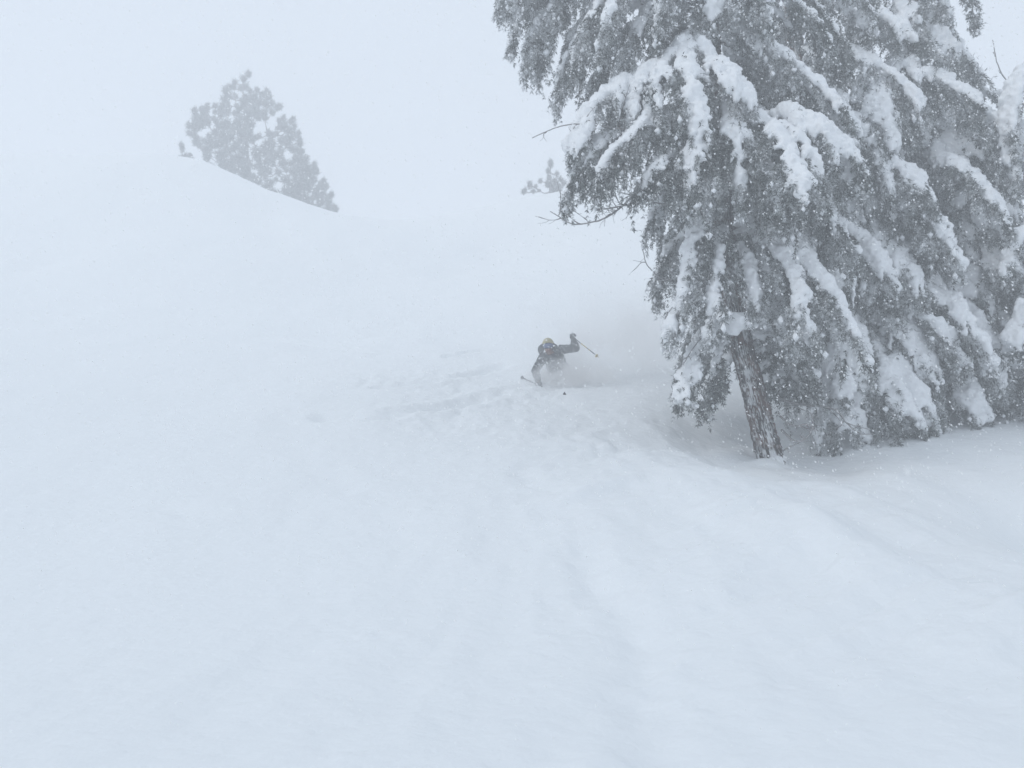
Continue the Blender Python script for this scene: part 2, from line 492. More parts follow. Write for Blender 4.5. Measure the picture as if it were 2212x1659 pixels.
_OC = np.array([(1, 0, 0), (-1, 0, 0), (0, 1, 0), (0, -1, 0), (0, 0, 1), (0, 0, -1)], float)
_OF = np.array([(0, 2, 4), (2, 1, 4), (1, 3, 4), (3, 0, 4), (2, 0, 5), (1, 2, 5), (3, 1, 5), (0, 3, 5)])
def clots(mb, p, r, rng):
    n = len(p)
    v = _OC[None] * (r[:, None, None] * rng.uniform(0.6, 1.35, (n, 6, 1))) * np.array([1, 1, 1.35]) + p[:, None]
    mb.add(v.reshape(-1, 3), t=(np.arange(n)[:, None, None] * 6 + _OF[None]).reshape(-1, 3), frost=1.0)

def arcs(b, d0, L, droop, S):
    s = np.linspace(0, 1, S)[None, :, None]
    return b[:, None] + d0[:, None] * (s * L[:, None, None]) * (1 - 0.35 * s * droop[:, None, None]) + np.array([0, 0, -1.0]) * (s ** 2.0 * (L * droop)[:, None, None])

def bough(tree, pts, width=0.6, snow=1.0, frost=0.3, dens=1.0, limb=0.03, seed=0, voxel=0.034, k=3, snow_from=0.0, hang=1.0, detail=True, sub_len=1.0):
    """One bough: woody limb (mesh of the part), its needles and the snow lying on it (sub-parts)."""
    rng = np.random.default_rng(1000 + seed)
    snow = snow * rng.uniform(0.72, 1.0)
    hang = hang * rng.uniform(0.9, 1.3); sub_len = sub_len * rng.uniform(0.75, 1.5); k_len = rng.uniform(0.045, 0.065)
    sp = catmull(pts, 0.05)
    seglen = np.linalg.norm(np.diff(sp, axis=0), axis=1); cum = np.concatenate([[0], np.cumsum(seglen)]); Ltot = cum[-1]
    tan = unit(np.gradient(sp, axis=0))
    tt = cum / Ltot
    hor = unit(np.cross(tan, np.array([0, 0, 1.0])) + 1e-4)
    # ---- laterals
    nl = max(6, int(Ltot / (0.085 / dens)))
    tl = np.sort(rng.uniform(0.08, 1.0, nl))
    idx = np.clip(np.searchsorted(tt, tl), 0, len(sp) - 1)
    sgn = np.where(np.arange(nl) % 2 == 0, 1.0, -1.0)
    prof = np.clip(0.35 + 1.1 * tl, 0, 1) * np.clip((1.06 - tl) * 3.2, 0.30, 1)
    L = width * (1.0 + 0.18 * max(0.0, snow - 0.6)) * prof * rng.uniform(0.65, 1.2, nl)
    d0 = unit(hor[idx] * sgn[:, None] * rng.uniform(0.55, 1.0, (nl, 1)) + tan[idx] * rng.uniform(0.45, 0.9, (nl, 1)) + np.array([0, 0, 0.08]))
    dr = rng.uniform(0.55, 1.05, nl) * hang
    S = 9
    lat = arcs(sp[idx], d0, L, dr, S)
    lat = lat + np.cumsum(rng.normal(0, 0.006, lat.shape), axis=1)
    lt = unit(np.gradient(lat, axis=1))
    # ---- sub-laterals
    sel = np.arange(2, S)
    b2 = lat[:, sel].reshape(-1, 3); t2 = lt[:, sel].reshape(-1, 3)
    s2 = np.tile(sel / (S - 1), nl); own = np.repeat(np.arange(nl), len(sel))
    m = len(b2)
    side = unit(np.cross(t2, np.array([0, 0, 1.0])) + 1e-4) * np.where(rng.random(m) < 0.5, 1, -1)[:, None]
    d2 = unit(t2 * 0.65 + side * rng.uniform(0.3, 0.9, (m, 1)) + rng.normal(0, 0.18, (m, 3)))
    L2 = np.minimum(0.36, 0.45 * np.repeat(L, len(sel))) * (1.15 - 0.6 * s2) * rng.uniform(0.5, 1.25, m) * sub_len
    sub = arcs(b2, d2, L2, rng.uniform(0.5, 1.1, m), 6)
    sub = sub + np.cumsum(rng.normal(0, 0.004, sub.shape), axis=1)
    # ---- limb mesh
    wood = MB()
    tubes(wood, sp[::2], np.linspace(limb, 0.006, len(sp[::2])), 6, frost=0.15)
    tubes(wood, lat[:, ::2], np.linspace(0.008, 0.003, len(range(0, S, 2)))[None].repeat(nl, 0), 3, frost=0.2)
    part = wood.build('bough', M_WOOD, tree, smooth=True, frost=True)
    # ---- needles
    nb = MB()
    def run(pl, spacing, kk):
        n, s_, _ = pl.shape
        lens = np.linalg.norm(np.diff(pl, axis=1), axis=-1).sum(1)
        cnt = np.maximum(1, (lens / spacing)).astype(int)
        own_ = np.repeat(np.arange(n), cnt)
        s = rng.random(len(own_)) * (s_ - 1.001)
        i0 = s.astype(int); f = (s - i0)[:, None]
        p = pl[own_, i0] * (1 - f) + pl[own_, i0 + 1] * f
        a = unit(pl[own_, i0 + 1] - pl[own_, i0])
        fr = frost + 0.11 + 0.30 * vnoise(p, 2.3, seed) + 0.40 * vnoise(p, 9.0, seed + 3)
        fr = np.clip(fr, 0, 1)
        fr = np.where(rng.random(len(fr)) < 0.5, fr, fr * fr)
        needle_blades(nb, p, a, fr, rng, k=kk, length=k_len)
    run(lat, 0.022, k)
    run(sub, 0.022, k)
    run(sp[None, int(len(sp) * 0.25):], 0.022, k)
    if detail:
        # tips that stand out through the snow towards the ends of the laterals
        npk = int(nl * 26)
        o_ = rng.integers(0, nl, npk); s_ = rng.beta(2.6, 1.05, npk) * (S - 1.01)
        a_ = s_.astype(int); f_ = (s_ - a_)[:, None]
        p_ = lat[o_, a_] * (1 - f_) + lat[o_, a_ + 1] * f_ + np.array([0, 0, 1]) * rng.uniform(0.02, 0.10, npk)[:, None] + rng.normal(0, 0.035, (npk, 3))
        pk = vnoise(p_, 3.0, seed + 31) + 0.5 * vnoise(p_, 10.0, seed + 32) > 0.05 + 0.22 * max(0.0, snow - 0.6)
        ax_ = unit(lt[o_, a_] + np.array([0, 0, 0.35]))
        needle_blades(nb, p_[pk], ax_[pk], np.clip(frost + 0.05 + 0.5 * vnoise(p_[pk], 8.0, seed + 33) + rng.normal(0, 0.15, pk.sum()), 0, 1), rng, k=k)
        # small clots of snow stuck all over the sprays
        ncl = int(m * (0.35 + 0.8 * frost))
        o_ = rng.integers(0, m, ncl); a_ = rng.integers(1, 6, ncl)
        clots(nb, sub[o_, a_] + rng.normal(0, 0.012, (ncl, 3)), np.minimum(rng.lognormal(math.log(0.018), 0.55, ncl), 0.055), rng)
    nd = nb.build('needles', M_NEEDLE, part, frost=True)
    nd['kind'] = 'stuff'
    # ---- snow load
    if snow > 0.02:
        sb = MB()
        rs = (0.07 + 0.11 * min(snow, 1.5)) * np.clip(tt * 5, 0.35, 1) * np.clip((1.08 - tt) * 2.6, 0.25, 1) * (0.85 + 0.35 * vnoise(sp, 2.2, seed))
        i0 = int(len(sp) * snow_from)
        c = sp + np.array([0, 0, 1]) * rs[:, None] * 0.22
        r2 = rs.copy(); r2[i0] = 0.012; r2[-1] = 0.012
        tubes(sb, c[i0:][::2], r2[i0:][::2], 10, squash=0.5)
        latS = np.concatenate([lat, 0.5 * (lat[:-2] + lat[2:])]); tS = np.concatenate([tl, 0.5 * (tl[:-2] + tl[2:])])
        sS = np.concatenate([sgn, sgn[:-2]]); nS = len(tS)
        keep = (rng.random(nS) < 0.6 + 0.4 * snow) & (tS > snow_from)
        if keep.any():
            lump = vnoise(np.stack([tS * Ltot * 2.6, sS * 5.0, np.full(nS, seed * 1.7)], -1), 1.0, 3)
            le = np.clip(0.66 + 0.45 * lump + rng.normal(0, 0.10, nS), 0.2, 1.0)[keep] * min(1.0, 0.55 + 0.45 * snow)
            s = np.linspace(0, 1, 8)
            fi = (le[:, None] * s[None]) * (S - 1)
            a0 = np.clip(fi.astype(int), 0, S - 2); f = (fi - a0)[..., None]
            K = latS[keep]
            pl = np.take_along_axis(K, a0[..., None].repeat(3, -1), 1) * (1 - f) + np.take_along_axis(K, (a0 + 1)[..., None].repeat(3, -1), 1) * f
            rr = (0.06 + 0.075 * min(snow, 1.4)) * (1 - 0.62 * s)[None] * rng.uniform(0.65, 1.25, (keep.sum(), 1))
            rr = rr * (0.9 + 0.4 * vnoise(pl, 6.0, seed + 9))
            rr[:, -1] = 0.01; rr[:, 0] *= 0.6
            pl = pl + np.array([0, 0, 1]) * rr[..., None] * 0.6
            tubes(sb, pl, rr, 7, squash=0.7)
        # clots caught among the hanging twigs
        nc = int(m * 0.02 * (0.4 + snow) * (1.0 if detail else 0.4))
        for j in rng.choice(m, min(nc, m), replace=False):
            r = rng.uniform(0.022, 0.045) * (0.6 + 0.4 * snow)
            ellipsoid(sb, sub[j, 2] + np.array([0, 0, r * 0.2]), r * rng.uniform(0.7, 1.5, 3), seg=7, rings=5, noise=0.4, seed=int(j))
        me = remeshed(sb, voxel, 1)
        co = mesh_co(me); no = mesh_no(me)
        co = co + no * (0.026 * fbm(co, 6.0, seed + 5, 3) + 0.026 * vnoise(co, 17.0, seed) + 0.018 * vnoise(co, 38.0, seed + 2) + 0.006)[:, None]
        me.vertices.foreach_set('co', co.ravel()); me.update()
        sl = link('snow_load', me, M_SNOW, part); sl['kind'] = 'stuff'
    return part

def trunk(tree, pts, r0, r1, frost=0.35, sides=40, step=0.035, detail=True, seed=0, ridge=0.035):
    sp = catmull(pts, step if detail else 0.25)
    n = len(sp)
    t = np.linspace(0, 1, n)
    R = r0 + (r1 - r0) * t
    tan = unit(np.gradient(sp, axis=0))
    ref = np.array([0, 1.0, 0.05])
    a = unit(np.cross(tan, ref)); b = np.cross(a, tan)
    ang = np.arange(sides) / sides * 2 * math.pi
    cum = np.concatenate([[0], np.cumsum(np.linalg.norm(np.diff(sp, axis=0), axis=1))])
    # bark plates: long vertical ridges, broken up along the trunk
    q = np.stack([np.cos(ang)[None] * np.ones((n, 1)) * 2.6, np.sin(ang)[None] * np.ones((n, 1)) * 2.6, cum[:, None] * 1.15 * np.ones((1, sides))], -1)
    rd = 1 - np.abs(fbm(q, 4.3, 70 + seed, 3)) * 2.2
    pl = vnoise(q * np.array([1, 1, 3.0]), 2.2, 90 + seed)
    disp = ridge * np.clip(rd, -0.5, 1) + 0.012 * pl
    flare = 0.06 * np.exp(-cum / 0.3)
    rad = R[:, None] + disp + flare[:, None]
    v = sp[:, None] + (a[:, None] * np.cos(ang)[None, :, None] + b[:, None] * np.sin(ang)[None, :, None]) * rad[..., None]
    i = np.arange(n - 1)[:, None] * sides; k = np.arange(sides)[None]
    qd = np.stack([i + k, i + (k + 1) % sides, i + sides + (k + 1) % sides, i + sides + k], -1).reshape(-1, 4)
    # snow driven into the furrows and onto the windward side
    wind = np.clip(a @ np.array([-0.75, -0.6, 0.2]), -1, 1)[:, None] * np.cos(ang) + np.clip(b @ np.array([-0.75, -0.6, 0.2]), -1, 1)[:, None] * np.sin(ang)
    fr = np.clip(frost + 0.35 * wind - 1.1 * (np.clip(rd, -0.5, 1) - 0.35) + 0.60 * vnoise(q, 1.6, 33 + seed) + 0.40 * vnoise(q * np.array([1, 1, 2.0]), 12.0, 35 + seed), 0, 1)
    fr = np.clip((fr - 0.60) * 2.2, 0, 0.85)
    fr = np.maximum(fr, np.clip(1.4 - cum / 0.3, 0, 1)[:, None] * (vnoise(q, 3.2, 8) > -0.05))
    mb = MB(); mb.add(v.reshape(-1, 3), q=qd, frost=fr.ravel())
    return mb.build('trunk', M_BARK, tree, smooth=True, frost=True)

def on_trunk(tp, z):
    tp = np.asarray(tp)
    return np.array([np.interp(z, tp[:, 2], tp[:, i]) for i in range(3)])

def auto_bough_pts(tp, z, az, L, rise=0.1, droop=0.75, rng=None):
    b = on_trunk(tp, z)
    o = np.array([math.cos(az), math.sin(az), 0])
    s = np.linspace(0, 1, 6)
    side = np.array([-o[1], o[0], 0]) * rng.normal(0, 0.1) * L
    return [b + o * L * (x - 0.22 * x * x * droop) + side * x * x + np.array([0, 0, L * (rise * x - droop * x ** 1.9)]) for x in s]

def hemlock(label, tp, r0, group, base_frost=0.3, tr=True, **kw):
    tree = empty('mountain_hemlock', Vector(tp[0]))
    tag(tree, label, 'tree', group)
    return tree

HEM = 'snow laden hemlocks at the right'
_seed = [0]
def B(tree, pix, **kw):
    _seed[0] += 1
    return bough(tree, [p if len(p) == 3 and isinstance(p, np.ndarray) else P(*p) for p in pix], seed=_seed[0], **kw)

def twig_system(name, tree, pts, r0=0.018, seed=0, n=7, frost=0.25, spread=0.5, length=0.4, label=None):
    """A bare dead branch with its side twigs: one part."""
    rng = np.random.default_rng(5000 + seed)
    mb = MB()
    sp = catmull([P(*p) for p in pts], 0.04)
    sp = sp + np.cumsum(rng.normal(0, 0.0025, sp.shape), axis=0)
    tubes(mb, sp, np.linspace(r0 * 1.15, 0.006, len(sp)), 6, frost=frost)
    L = np.linalg.norm(np.diff(sp, axis=0), axis=1).sum()
    for j in range(n):
        i = int(len(sp) * rng.uniform(0.15, 0.97)); i = min(i, len(sp) - 2)
        tg = unit(sp[min(i + 1, len(sp) - 1)] - sp[i])
        d = unit(tg * 0.8 + unit(rng.normal(size=3)) * 0.9 * spread * 2)
        ln = length * rng.uniform(0.35, 1.0) * min(1, L)
        c = np.linspace(0, 1, 9)[:, None]
        bend = unit(rng.normal(size=3) + np.array([0, 0, 0.5])) * 0.75
        tw = sp[i] + d * c * ln * 0.85 + bend * (c ** 1.8) * ln + np.cross(d, bend) * (np.sin(c * 4.5)) * ln * 0.08
        tw = tw + np.cumsum(rng.normal(0, 0.004, tw.shape), axis=0)
        tubes(mb, tw, np.linspace(min(r0 * 0.6, 0.010), 0.004, 9), 4, frost=np.repeat(np.clip(frost + rng.normal(0.05, 0.25, 9), 0, 0.9), 4))
        for q in range(2):
            k = rng.integers(2, 8)
            d2 = unit(d + unit(rng.normal(size=3)) * 0.9)
            t2 = tw[k] + d2 * c[::2] * ln * rng.uniform(0.25, 0.5) + unit(rng.normal(size=3) + np.array([0, 0, 0.6])) * (c[::2] ** 2) * ln * 0.3
            tubes(mb, t2, np.linspace(0.004, 0.0025, 5), 3, frost=frost)
    return mb.build(name, M_WOOD, tree, smooth=True, frost=True)

# ---- front hemlock with the bare leaning trunk
TA = [P(1668, 1012, 12.2), P(1632, 860, 12.3), P(1600, 735, 12.4), P(1578, 600, 12.45), P(1562, 450, 12.5), P(1546, 250, 12.55), P(1534, 0, 12.6), P(1524, -300, 12.7), P(1518, -640, 12.8), P(1516, -800, 12.8)]
treeA = hemlock('snow laden hemlock leaning on a bare furrowed trunk right of the skier', TA, 0.2, HEM)
trunk(treeA, TA, 0.15, 0.06, frost=0.27, sides=110, step=0.02, seed=1)

B(treeA, [(1545, 60, 12.5), (1500, 75, 12.0), (1445, 125, 11.5), (1408, 205, 11.3), (1398, 300, 11.3)], width=0.55, snow=1.3, frost=0.3)
B(treeA, [(1545, 60, 12.5), (1505, 82, 11.8), (1540, 130, 11.4), (1590, 180, 11.2), (1625, 260, 11.2)], width=0.5, snow=1.2, frost=0.3)
B(treeA, [(1545, 70, 12.5), (1480, 95, 11.6), (1490, 160, 11.1), (1500, 230, 10.9), (1500, 330, 10.9)], width=0.5, snow=1.0, frost=0.3)
B(treeA, [(1547, 130, 12.5), (1450, 135, 11.9), (1400, 160, 11.5), (1370, 215, 11.4), (1360, 300, 11.4)], width=0.4, snow=1.1, frost=0.3)
B(treeA, [(1547, 120, 12.5), (1430, 150, 12.0), (1335, 190, 11.7), (1268, 255, 11.6), (1228, 345, 11.6)], width=0.62, snow=1.5, frost=0.35)
B(treeA, [(1537, 20, 12.5), (1600, 58, 12.1), (1700, 138, 11.8), (1790, 212, 11.7), (1842, 275, 11.8)], width=0.7, snow=1.2, frost=0.3)
B(treeA, [(1555, 300, 12.5), (1640, 262, 11.9), (1720, 252, 11.5), (1795, 292, 11.3), (1866, 378, 11.3)], width=0.62, snow=1.25, frost=0.3)
B(treeA, [(1555, 310, 12.5), (1660, 275, 11.6), (1720, 290, 11.1), (1755, 350, 10.9), (1775, 430, 10.9)], width=0.5, snow=0.8, frost=0.3)
B(treeA, [(1568, 490, 12.45), (1640, 488, 12.0), (1722, 540, 11.6), (1792, 632, 11.3), (1832, 725, 11.25), (1866, 815, 11.3)], width=0.58, snow=1.5, frost=0.35, hang=0.85)
B(treeA, [(1570, 500, 12.45), (1660, 520, 11.7), (1715, 600, 11.2), (1738, 680, 11.05), (1752, 755, 11.1)], width=0.45, snow=0.95, frost=0.4, hang=0.8)
B(treeA, [(1558, 330, 12.5), (1450, 298, 12.1), (1350, 292, 11.8), (1268, 330, 11.7), (1222, 430, 11.7)], width=0.72, snow=0.75, frost=0.2)
B(treeA, [(1558, 300, 12.5), (1470, 270, 11.7), (1400, 270, 11.3), (1330, 320, 11.2), (1290, 400, 11.2)], width=0.7, snow=0.6, frost=0.2)
B(treeA, [(1558, 350, 12.5), (1480, 330, 11.5), (1430, 350, 11.1), (1390, 410, 11.0)], width=0.6, snow=0.4, frost=0.2)
B(treeA, [(1558, 230, 12.4), (1570, 215, 11.6), (1585, 270, 11.1), (1600, 350, 10.9), (1600, 440, 10.9)], width=0.65, snow=0.45, frost=0.25)
B(treeA, [(1556, 250, 12.4), (1520, 235, 11.5), (1500, 300, 11.0), (1490, 380, 10.9), (1488, 450, 10.9)], width=0.6, snow=0.4, frost=0.22)
B(treeA, [(1560, 330, 12.4), (1630, 330, 11.5), (1670, 390, 11.1), (1690, 480, 11.0)], width=0.6, snow=0.35, frost=0.22)
B(treeA, [(1562, 450, 12.4), (1530, 440, 11.8), (1500, 500, 11.5), (1478, 600, 11.4), (1470, 700, 11.4)], width=0.42, snow=0.6, frost=0.4)
B(treeA, [(1568, 520, 12.4), (1530, 530, 11.9), (1490, 590, 11.6), (1456, 680, 11.5), (1446, 770, 11.5)], width=0.36, snow=0.7, frost=0.4)
B(treeA, [(1568, 500, 12.3), (1555, 500, 11.7), (1545, 570, 11.4), (1535, 660, 11.3), (1530, 740, 11.3)], width=0.36, snow=0.35, frost=0.35)
B(treeA, [(1575, 540, 12.3), (1605, 540, 11.8), (1625, 610, 11.5), (1640, 690, 11.4)], width=0.30, snow=0.5, frost=0.45)
B(treeA, [(1600, 700, 12.3), (1545, 708, 12.0), (1502, 760, 11.8), (1480, 820, 11.75), (1466, 872, 11.75)], width=0.36, snow=1.0, frost=0.15)
B(treeA, [(1600, 720, 12.4), (1565, 730, 12.2), (1545, 790, 12.1), (1540, 850, 12.1)], width=0.36, snow=0.3, frost=0.12)
B(treeA, [(1610, 770, 12.5), (1570, 780, 12.8), (1530, 830, 13.0), (1510, 870, 13.0)], width=0.4, snow=0.3, frost=0.1)
B(treeA, [(1612, 770, 12.5), (1680, 760, 12.9), (1750, 800, 13.1), (1800, 825, 13.2), (1840, 860, 13.3)], width=0.5, snow=0.3, frost=0.2)
B(treeA, [(1606, 740, 12.4), (1670, 730, 12.3), (1720, 770, 12.2), (1750, 805, 12.2), (1765, 840, 12.2)], width=0.42, snow=0.4, frost=0.25)
B(treeA, [(1600, 690, 12.3), (1650, 670, 12.1), (1685, 700, 11.9), (1700, 770, 11.9)], width=0.3, snow=0.5, frost=0.3)
for q in ([(1620, 820, 12.4), (1690, 760, 13.0), (1730, 745, 13.4), (1760, 785, 13.5), (1770, 830, 13.5)], [(1610, 780, 12.5), (1660, 745, 13.2), (1690, 760, 13.6), (1700, 815, 13.7)],
          [(1605, 780, 12.5), (1640, 740, 13.0), (1665, 760, 13.3), (1680, 840, 13.4)], [(1600, 730, 12.5), (1560, 700, 13.1), (1530, 740, 13.4), (1515, 820, 13.5)],
          [(1630, 840, 12.4), (1720, 790, 13.1), (1790, 800, 13.4), (1830, 850, 13.4)]):
    B(treeA, q, width=0.5, snow=0.3, frost=0.2)
# rime-covered boughs at the upper left
B(treeA, [(1528, -160, 12.6), (1350, -190, 12.5), (1200, -120, 12.4), (1110, -30, 12.4), (1072, 30, 12.4)], width=0.6, snow=0.25, frost=0.42)
B(treeA, [(1530, -80, 12.6), (1390, -100, 12.7), (1250, -40, 12.8), (1160, 60, 12.8), (1130, 160, 12.8)], width=0.62, snow=0.3, frost=0.45)
B(treeA, [(1533, -20, 12.6), (1420, -40, 13.0), (1300, 10, 13.1), (1230, 100, 13.2), (1205, 220, 13.2)], width=0.6, snow=0.35, frost=0.45)
B(treeA, [(1536, 30, 12.6), (1440, 20, 13.0), (1350, 70, 13.2), (1290, 160, 13.3), (1260, 260, 13.3)], width=0.55, snow=0.35, frost=0.42)
B(treeA, [(1528, -120, 12.6), (1440, -120, 12.0), (1360, -60, 11.7), (1310, 40, 11.6), (1290, 140, 11.6)], width=0.5, snow=0.4, frost=0.42)
B(treeA, [(1526, -200, 12.6), (1500, -180, 11.9), (1460, -100, 11.5), (1430, -10, 11.4), (1420, 80, 11.4)], width=0.55, snow=0.5, frost=0.38)
B(treeA, [(1526, -200, 12.6), (1570, -170, 12.0), (1620, -90, 11.7), (1650, 10, 11.6), (1660, 90, 11.6)], width=0.55, snow=0.5, frost=0.3)
B(treeA, [(1530, -80, 12.6), (1590, -60, 12.4), (1680, -20, 12.3), (1760, 50, 12.2), (1800, 130, 12.2)], width=0.55, snow=0.5, frost=0.3)
for q in ([(1530, -100, 12.6), (1420, -90, 12.3), (1330, -30, 12.2), (1260, 70, 12.2), (1235, 170, 12.2)],
          [(1534, 0, 12.6), (1450, -20, 12.2), (1390, 40, 12.0), (1350, 130, 12.0), (1330, 230, 12.0)],
          [(1532, -50, 12.7), (1370, -70, 13.2), (1230, -20, 13.4), (1175, 70, 13.4), (1160, 160, 13.4)],
          [(1528, -180, 12.6), (1420, -190, 12.9), (1290, -120, 13.0), (1190, -20, 13.1), (1160, 70, 13.1)],
          [(1540, 70, 12.6), (1480, 60, 12.9), (1420, 110, 13.0), (1385, 200, 13.1), (1370, 300, 13.1)],
          [(1545, 150, 12.6), (1450, 140, 12.9), (1370, 190, 13.1), (1310, 280, 13.2), (1290, 360, 13.2)],
          [(1530, -60, 12.6), (1480, -60, 12.2), (1440, 0, 12.0), (1415, 90, 12.0), (1405, 170, 12.0)]):
    B(treeA, q, width=0.62, snow=0.3, frost=0.44, hang=1.15)
for q, w, sn, fr_ in (([(1526, -70, 12.6), (1530, -80, 11.9), (1535, -20, 11.6), (1540, 60, 11.5)], 0.5, 0.5, 0.38), ([(1528, -130, 12.6), (1550, -140, 11.9), (1590, -70, 11.6), (1610, 10, 11.5)], 0.5, 0.5, 0.35),
        ([(1530, -60, 12.6), (1620, -80, 12.8), (1720, -20, 12.9), (1790, 60, 12.9), (1830, 150, 12.9)], 0.6, 0.6, 0.32), ([(1536, 40, 12.6), (1620, 60, 13.0), (1700, 130, 13.2), (1760, 220, 13.3)], 0.6, 0.6, 0.3),
        ([(1528, -120, 12.6), (1640, -140, 13.1), (1760, -80, 13.3), (1850, 0, 13.4), (1890, 90, 13.4)], 0.6, 0.7, 0.32),
        ([(1530, -90, 12.6), (1340, -120, 12.9), (1200, -50, 13.0), (1125, 40, 13.0), (1100, 110, 13.0)], 0.55, 0.3, 0.45), ([(1534, 10, 12.6), (1380, 10, 12.6), (1270, 60, 12.6), (1215, 150, 12.6), (1200, 230, 12.6)], 0.55, 0.4, 0.45)):
    B(treeA, q, width=w, snow=sn, frost=fr_, hang=1.1)
# snow cap on a broken stub in front of the trunk
sb = MB()
c0 = P(1594, 694, 11.55)
ellipsoid(sb, c0, (0.21, 0.2, 0.135), noise=0.12, seed=4); ellipsoid(sb, c0 + np.array([0.17, 0.03, -0.02]), (0.15, 0.13, 0.09), noise=0.1, seed=6)
ellipsoid(sb, c0 + np.array([-0.06, 0.02, -0.10]), (0.12, 0.12, 0.1), noise=0.1, seed=7)
me = remeshed(sb, 0.025, 2); co = mesh_co(me); co += mesh_no(me) * (0.015 * fbm(co, 9, 3, 3))[:, None]; me.vertices.foreach_set('co', co.ravel())
stub = MB(); tubes(stub, catmull([P(1600, 742, 12.35), P(1600, 730, 12.0), P(1596, 716, 11.66)], 0.04), np.linspace(0.05, 0.035, len(catmull([P(1600, 742, 12.35), P(1600, 730, 12.0), P(1596, 716, 11.66)], 0.04))), 10)
stub = stub.build('broken_stub', M_BARK, treeA, smooth=True, frost=True)
link('snow_cap', me, M_SNOW, stub)
# dead bare branches
for i, (pts, r, n, ln) in enumerate([
    ([(1520, 270, 12.0), (1440, 270, 11.7), (1380, 278, 11.5), (1300, 265, 11.4), (1230, 262, 11.4), (1150, 290, 11.4)], 0.016, 9, 0.45),
    ([(1560, 440, 12.4), (1440, 440, 11.9), (1385, 425, 11.7), (1330, 410, 11.6)], 0.018, 7, 0.4),
    ([(1490, 330, 11.8), (1440, 370, 11.6), (1385, 410, 11.5), (1330, 455, 11.4), (1280, 476, 11.4), (1235, 478, 11.4), (1190, 452, 11.4)], 0.022, 13, 0.45),
    ([(1450, 360, 11.5), (1430, 420, 11.4), (1380, 440, 11.3), (1290, 455, 11.3)], 0.014, 9, 0.4),
    ([(1530, 520, 12.2), (1480, 590, 11.8), (1440, 605, 11.7), (1400, 575, 11.6), (1388, 535, 11.6)], 0.013, 5, 0.35),
    ([(1545, 500, 12.0), (1490, 590, 11.6), (1450, 660, 11.5), (1432, 690, 11.5)], 0.015, 5, 0.3),
    ([(1540, 600, 12.0), (1480, 605, 11.7), (1420, 612, 11.6)], 0.012, 4, 0.3),
    ([(1570, 680, 12.0), (1510, 740, 11.7), (1480, 790, 11.6)], 0.012, 5, 0.3),
    ([(1685, 900, 12.1), (1715, 922, 11.8), (1742, 918, 11.6), (1768, 932, 11.5)], 0.016, 7, 0.35),
    ([(1688, 930, 12.1), (1712, 950, 11.8), (1738, 948, 11.6), (1760, 918, 11.5)], 0.017, 6, 0.3),
    ([(1690, 975, 12.1), (1712, 965, 12.0), (1735, 955, 12.0)], 0.008, 2, 0.2),
    ([(1630, 840, 12.5), (1720, 870, 12.6), (1800, 882, 12.0), (1830, 912, 11.7), (1858, 934, 11.5), (1887, 936, 11.4)], 0.024, 8, 0.45),
    ([(1570, 300, 12.4), (1640, 330, 11.3), (1650, 480, 11.0), (1680, 500, 11.0)], 0.010, 4, 0.3),
    ([(1600, 560, 12.3), (1640, 520, 11.5), (1680, 500, 11.2), (1700, 490, 11.1)], 0.012, 4, 0.3)]):
    twig_system('bare_branch', treeA, pts, r, seed=i, n=n, length=ln)

def fill(tree, tp, z0, z1, n, Lf, az_c, az_w, frost, snow, seed, above=None, **kw):
    rng = np.random.default_rng(seed)
    zs = np.linspace(z0, z1, n) + rng.normal(0, 0.1, n)
    for j, z in enumerate(zs):
        az = math.radians(az_c + rng.uniform(-az_w, az_w))
        L = Lf(z) * rng.uniform(0.75, 1.15)
        far = above is not None and z > above
        _seed[0] += 1
        bough(tree, auto_bough_pts(tp, z, az, L, rise=rng.uniform(0.05, 0.22), droop=rng.uniform(0.6, 0.95), rng=rng), width=min(0.75, 0.3 + 0.22 * L) * rng.uniform(0.85, 1.15),
              snow=float(np.clip(rng.normal(snow, 0.3), 0.15, 1.4)), frost=frost, seed=_seed[0], dens=0.45 if far else 0.85, voxel=0.07 if far else 0.04, k=2 if far else 3, detail=not far, **kw)

zA = TA[-1][2]
fill(treeA, TA, 7.0, 10.6, 12, lambda z: 0.35 + (12.6 - z) * 0.42, 270, 180, 0.3, 0.7, 11, above=8.4)
fill(treeA, TA, 4.3, 7.5, 12, lambda z: 1.5, 75, 80, 0.3, 0.5, 12)
fill(treeA, TA, 6.0, 8.6, 8, lambda z: 1.7, 340, 60, 0.3, 0.6, 13)

# ---- second hemlock, trunk half hidden behind the front one
TB = [P(1835, 960, 14.6), P(1800, 720, 14.6), P(1775, 560, 14.6), P(1752, 420, 14.6), P(1722, 150, 14.7), P(1700, -120, 14.8), P(1690, -500, 14.9)]
treeB = hemlock('hemlock whose dark trunk shows behind the leaning front trunk', TB, 0.2, HEM)
trunk(treeB, TB, 0.24, 0.06, frost=0.2, sides=36, step=0.07, seed=2)
B(treeB, [(1712, 0, 14.7), (1820, 10, 14.2), (1920, 50, 13.9), (2000, 110, 13.8), (2050, 190, 13.8)], width=0.75, snow=1.0, frost=0.3)
B(treeB, [(1722, 150, 14.7), (1800, 105, 14.0), (1880, 140, 13.5), (1950, 190, 13.3), (2000, 260, 13.3)], width=0.75, snow=1.2, frost=0.3)
B(treeB, [(1730, 220, 14.6), (1750, 185, 13.9), (1790, 200, 13.4), (1830, 270, 13.2), (1850, 350, 13.2)], width=0.6, snow=1.1, frost=0.3)
B(treeB, [(1750, 400, 14.6), (1700, 385, 14.0), (1660, 430, 13.6), (1640, 520, 13.5)], width=0.6, snow=0.9, frost=0.3)
B(treeB, [(1752, 380, 14.6), (1800, 380, 13.8), (1830, 440, 13.4), (1840, 540, 13.3)], width=0.6, snow=0.9, frost=0.3)
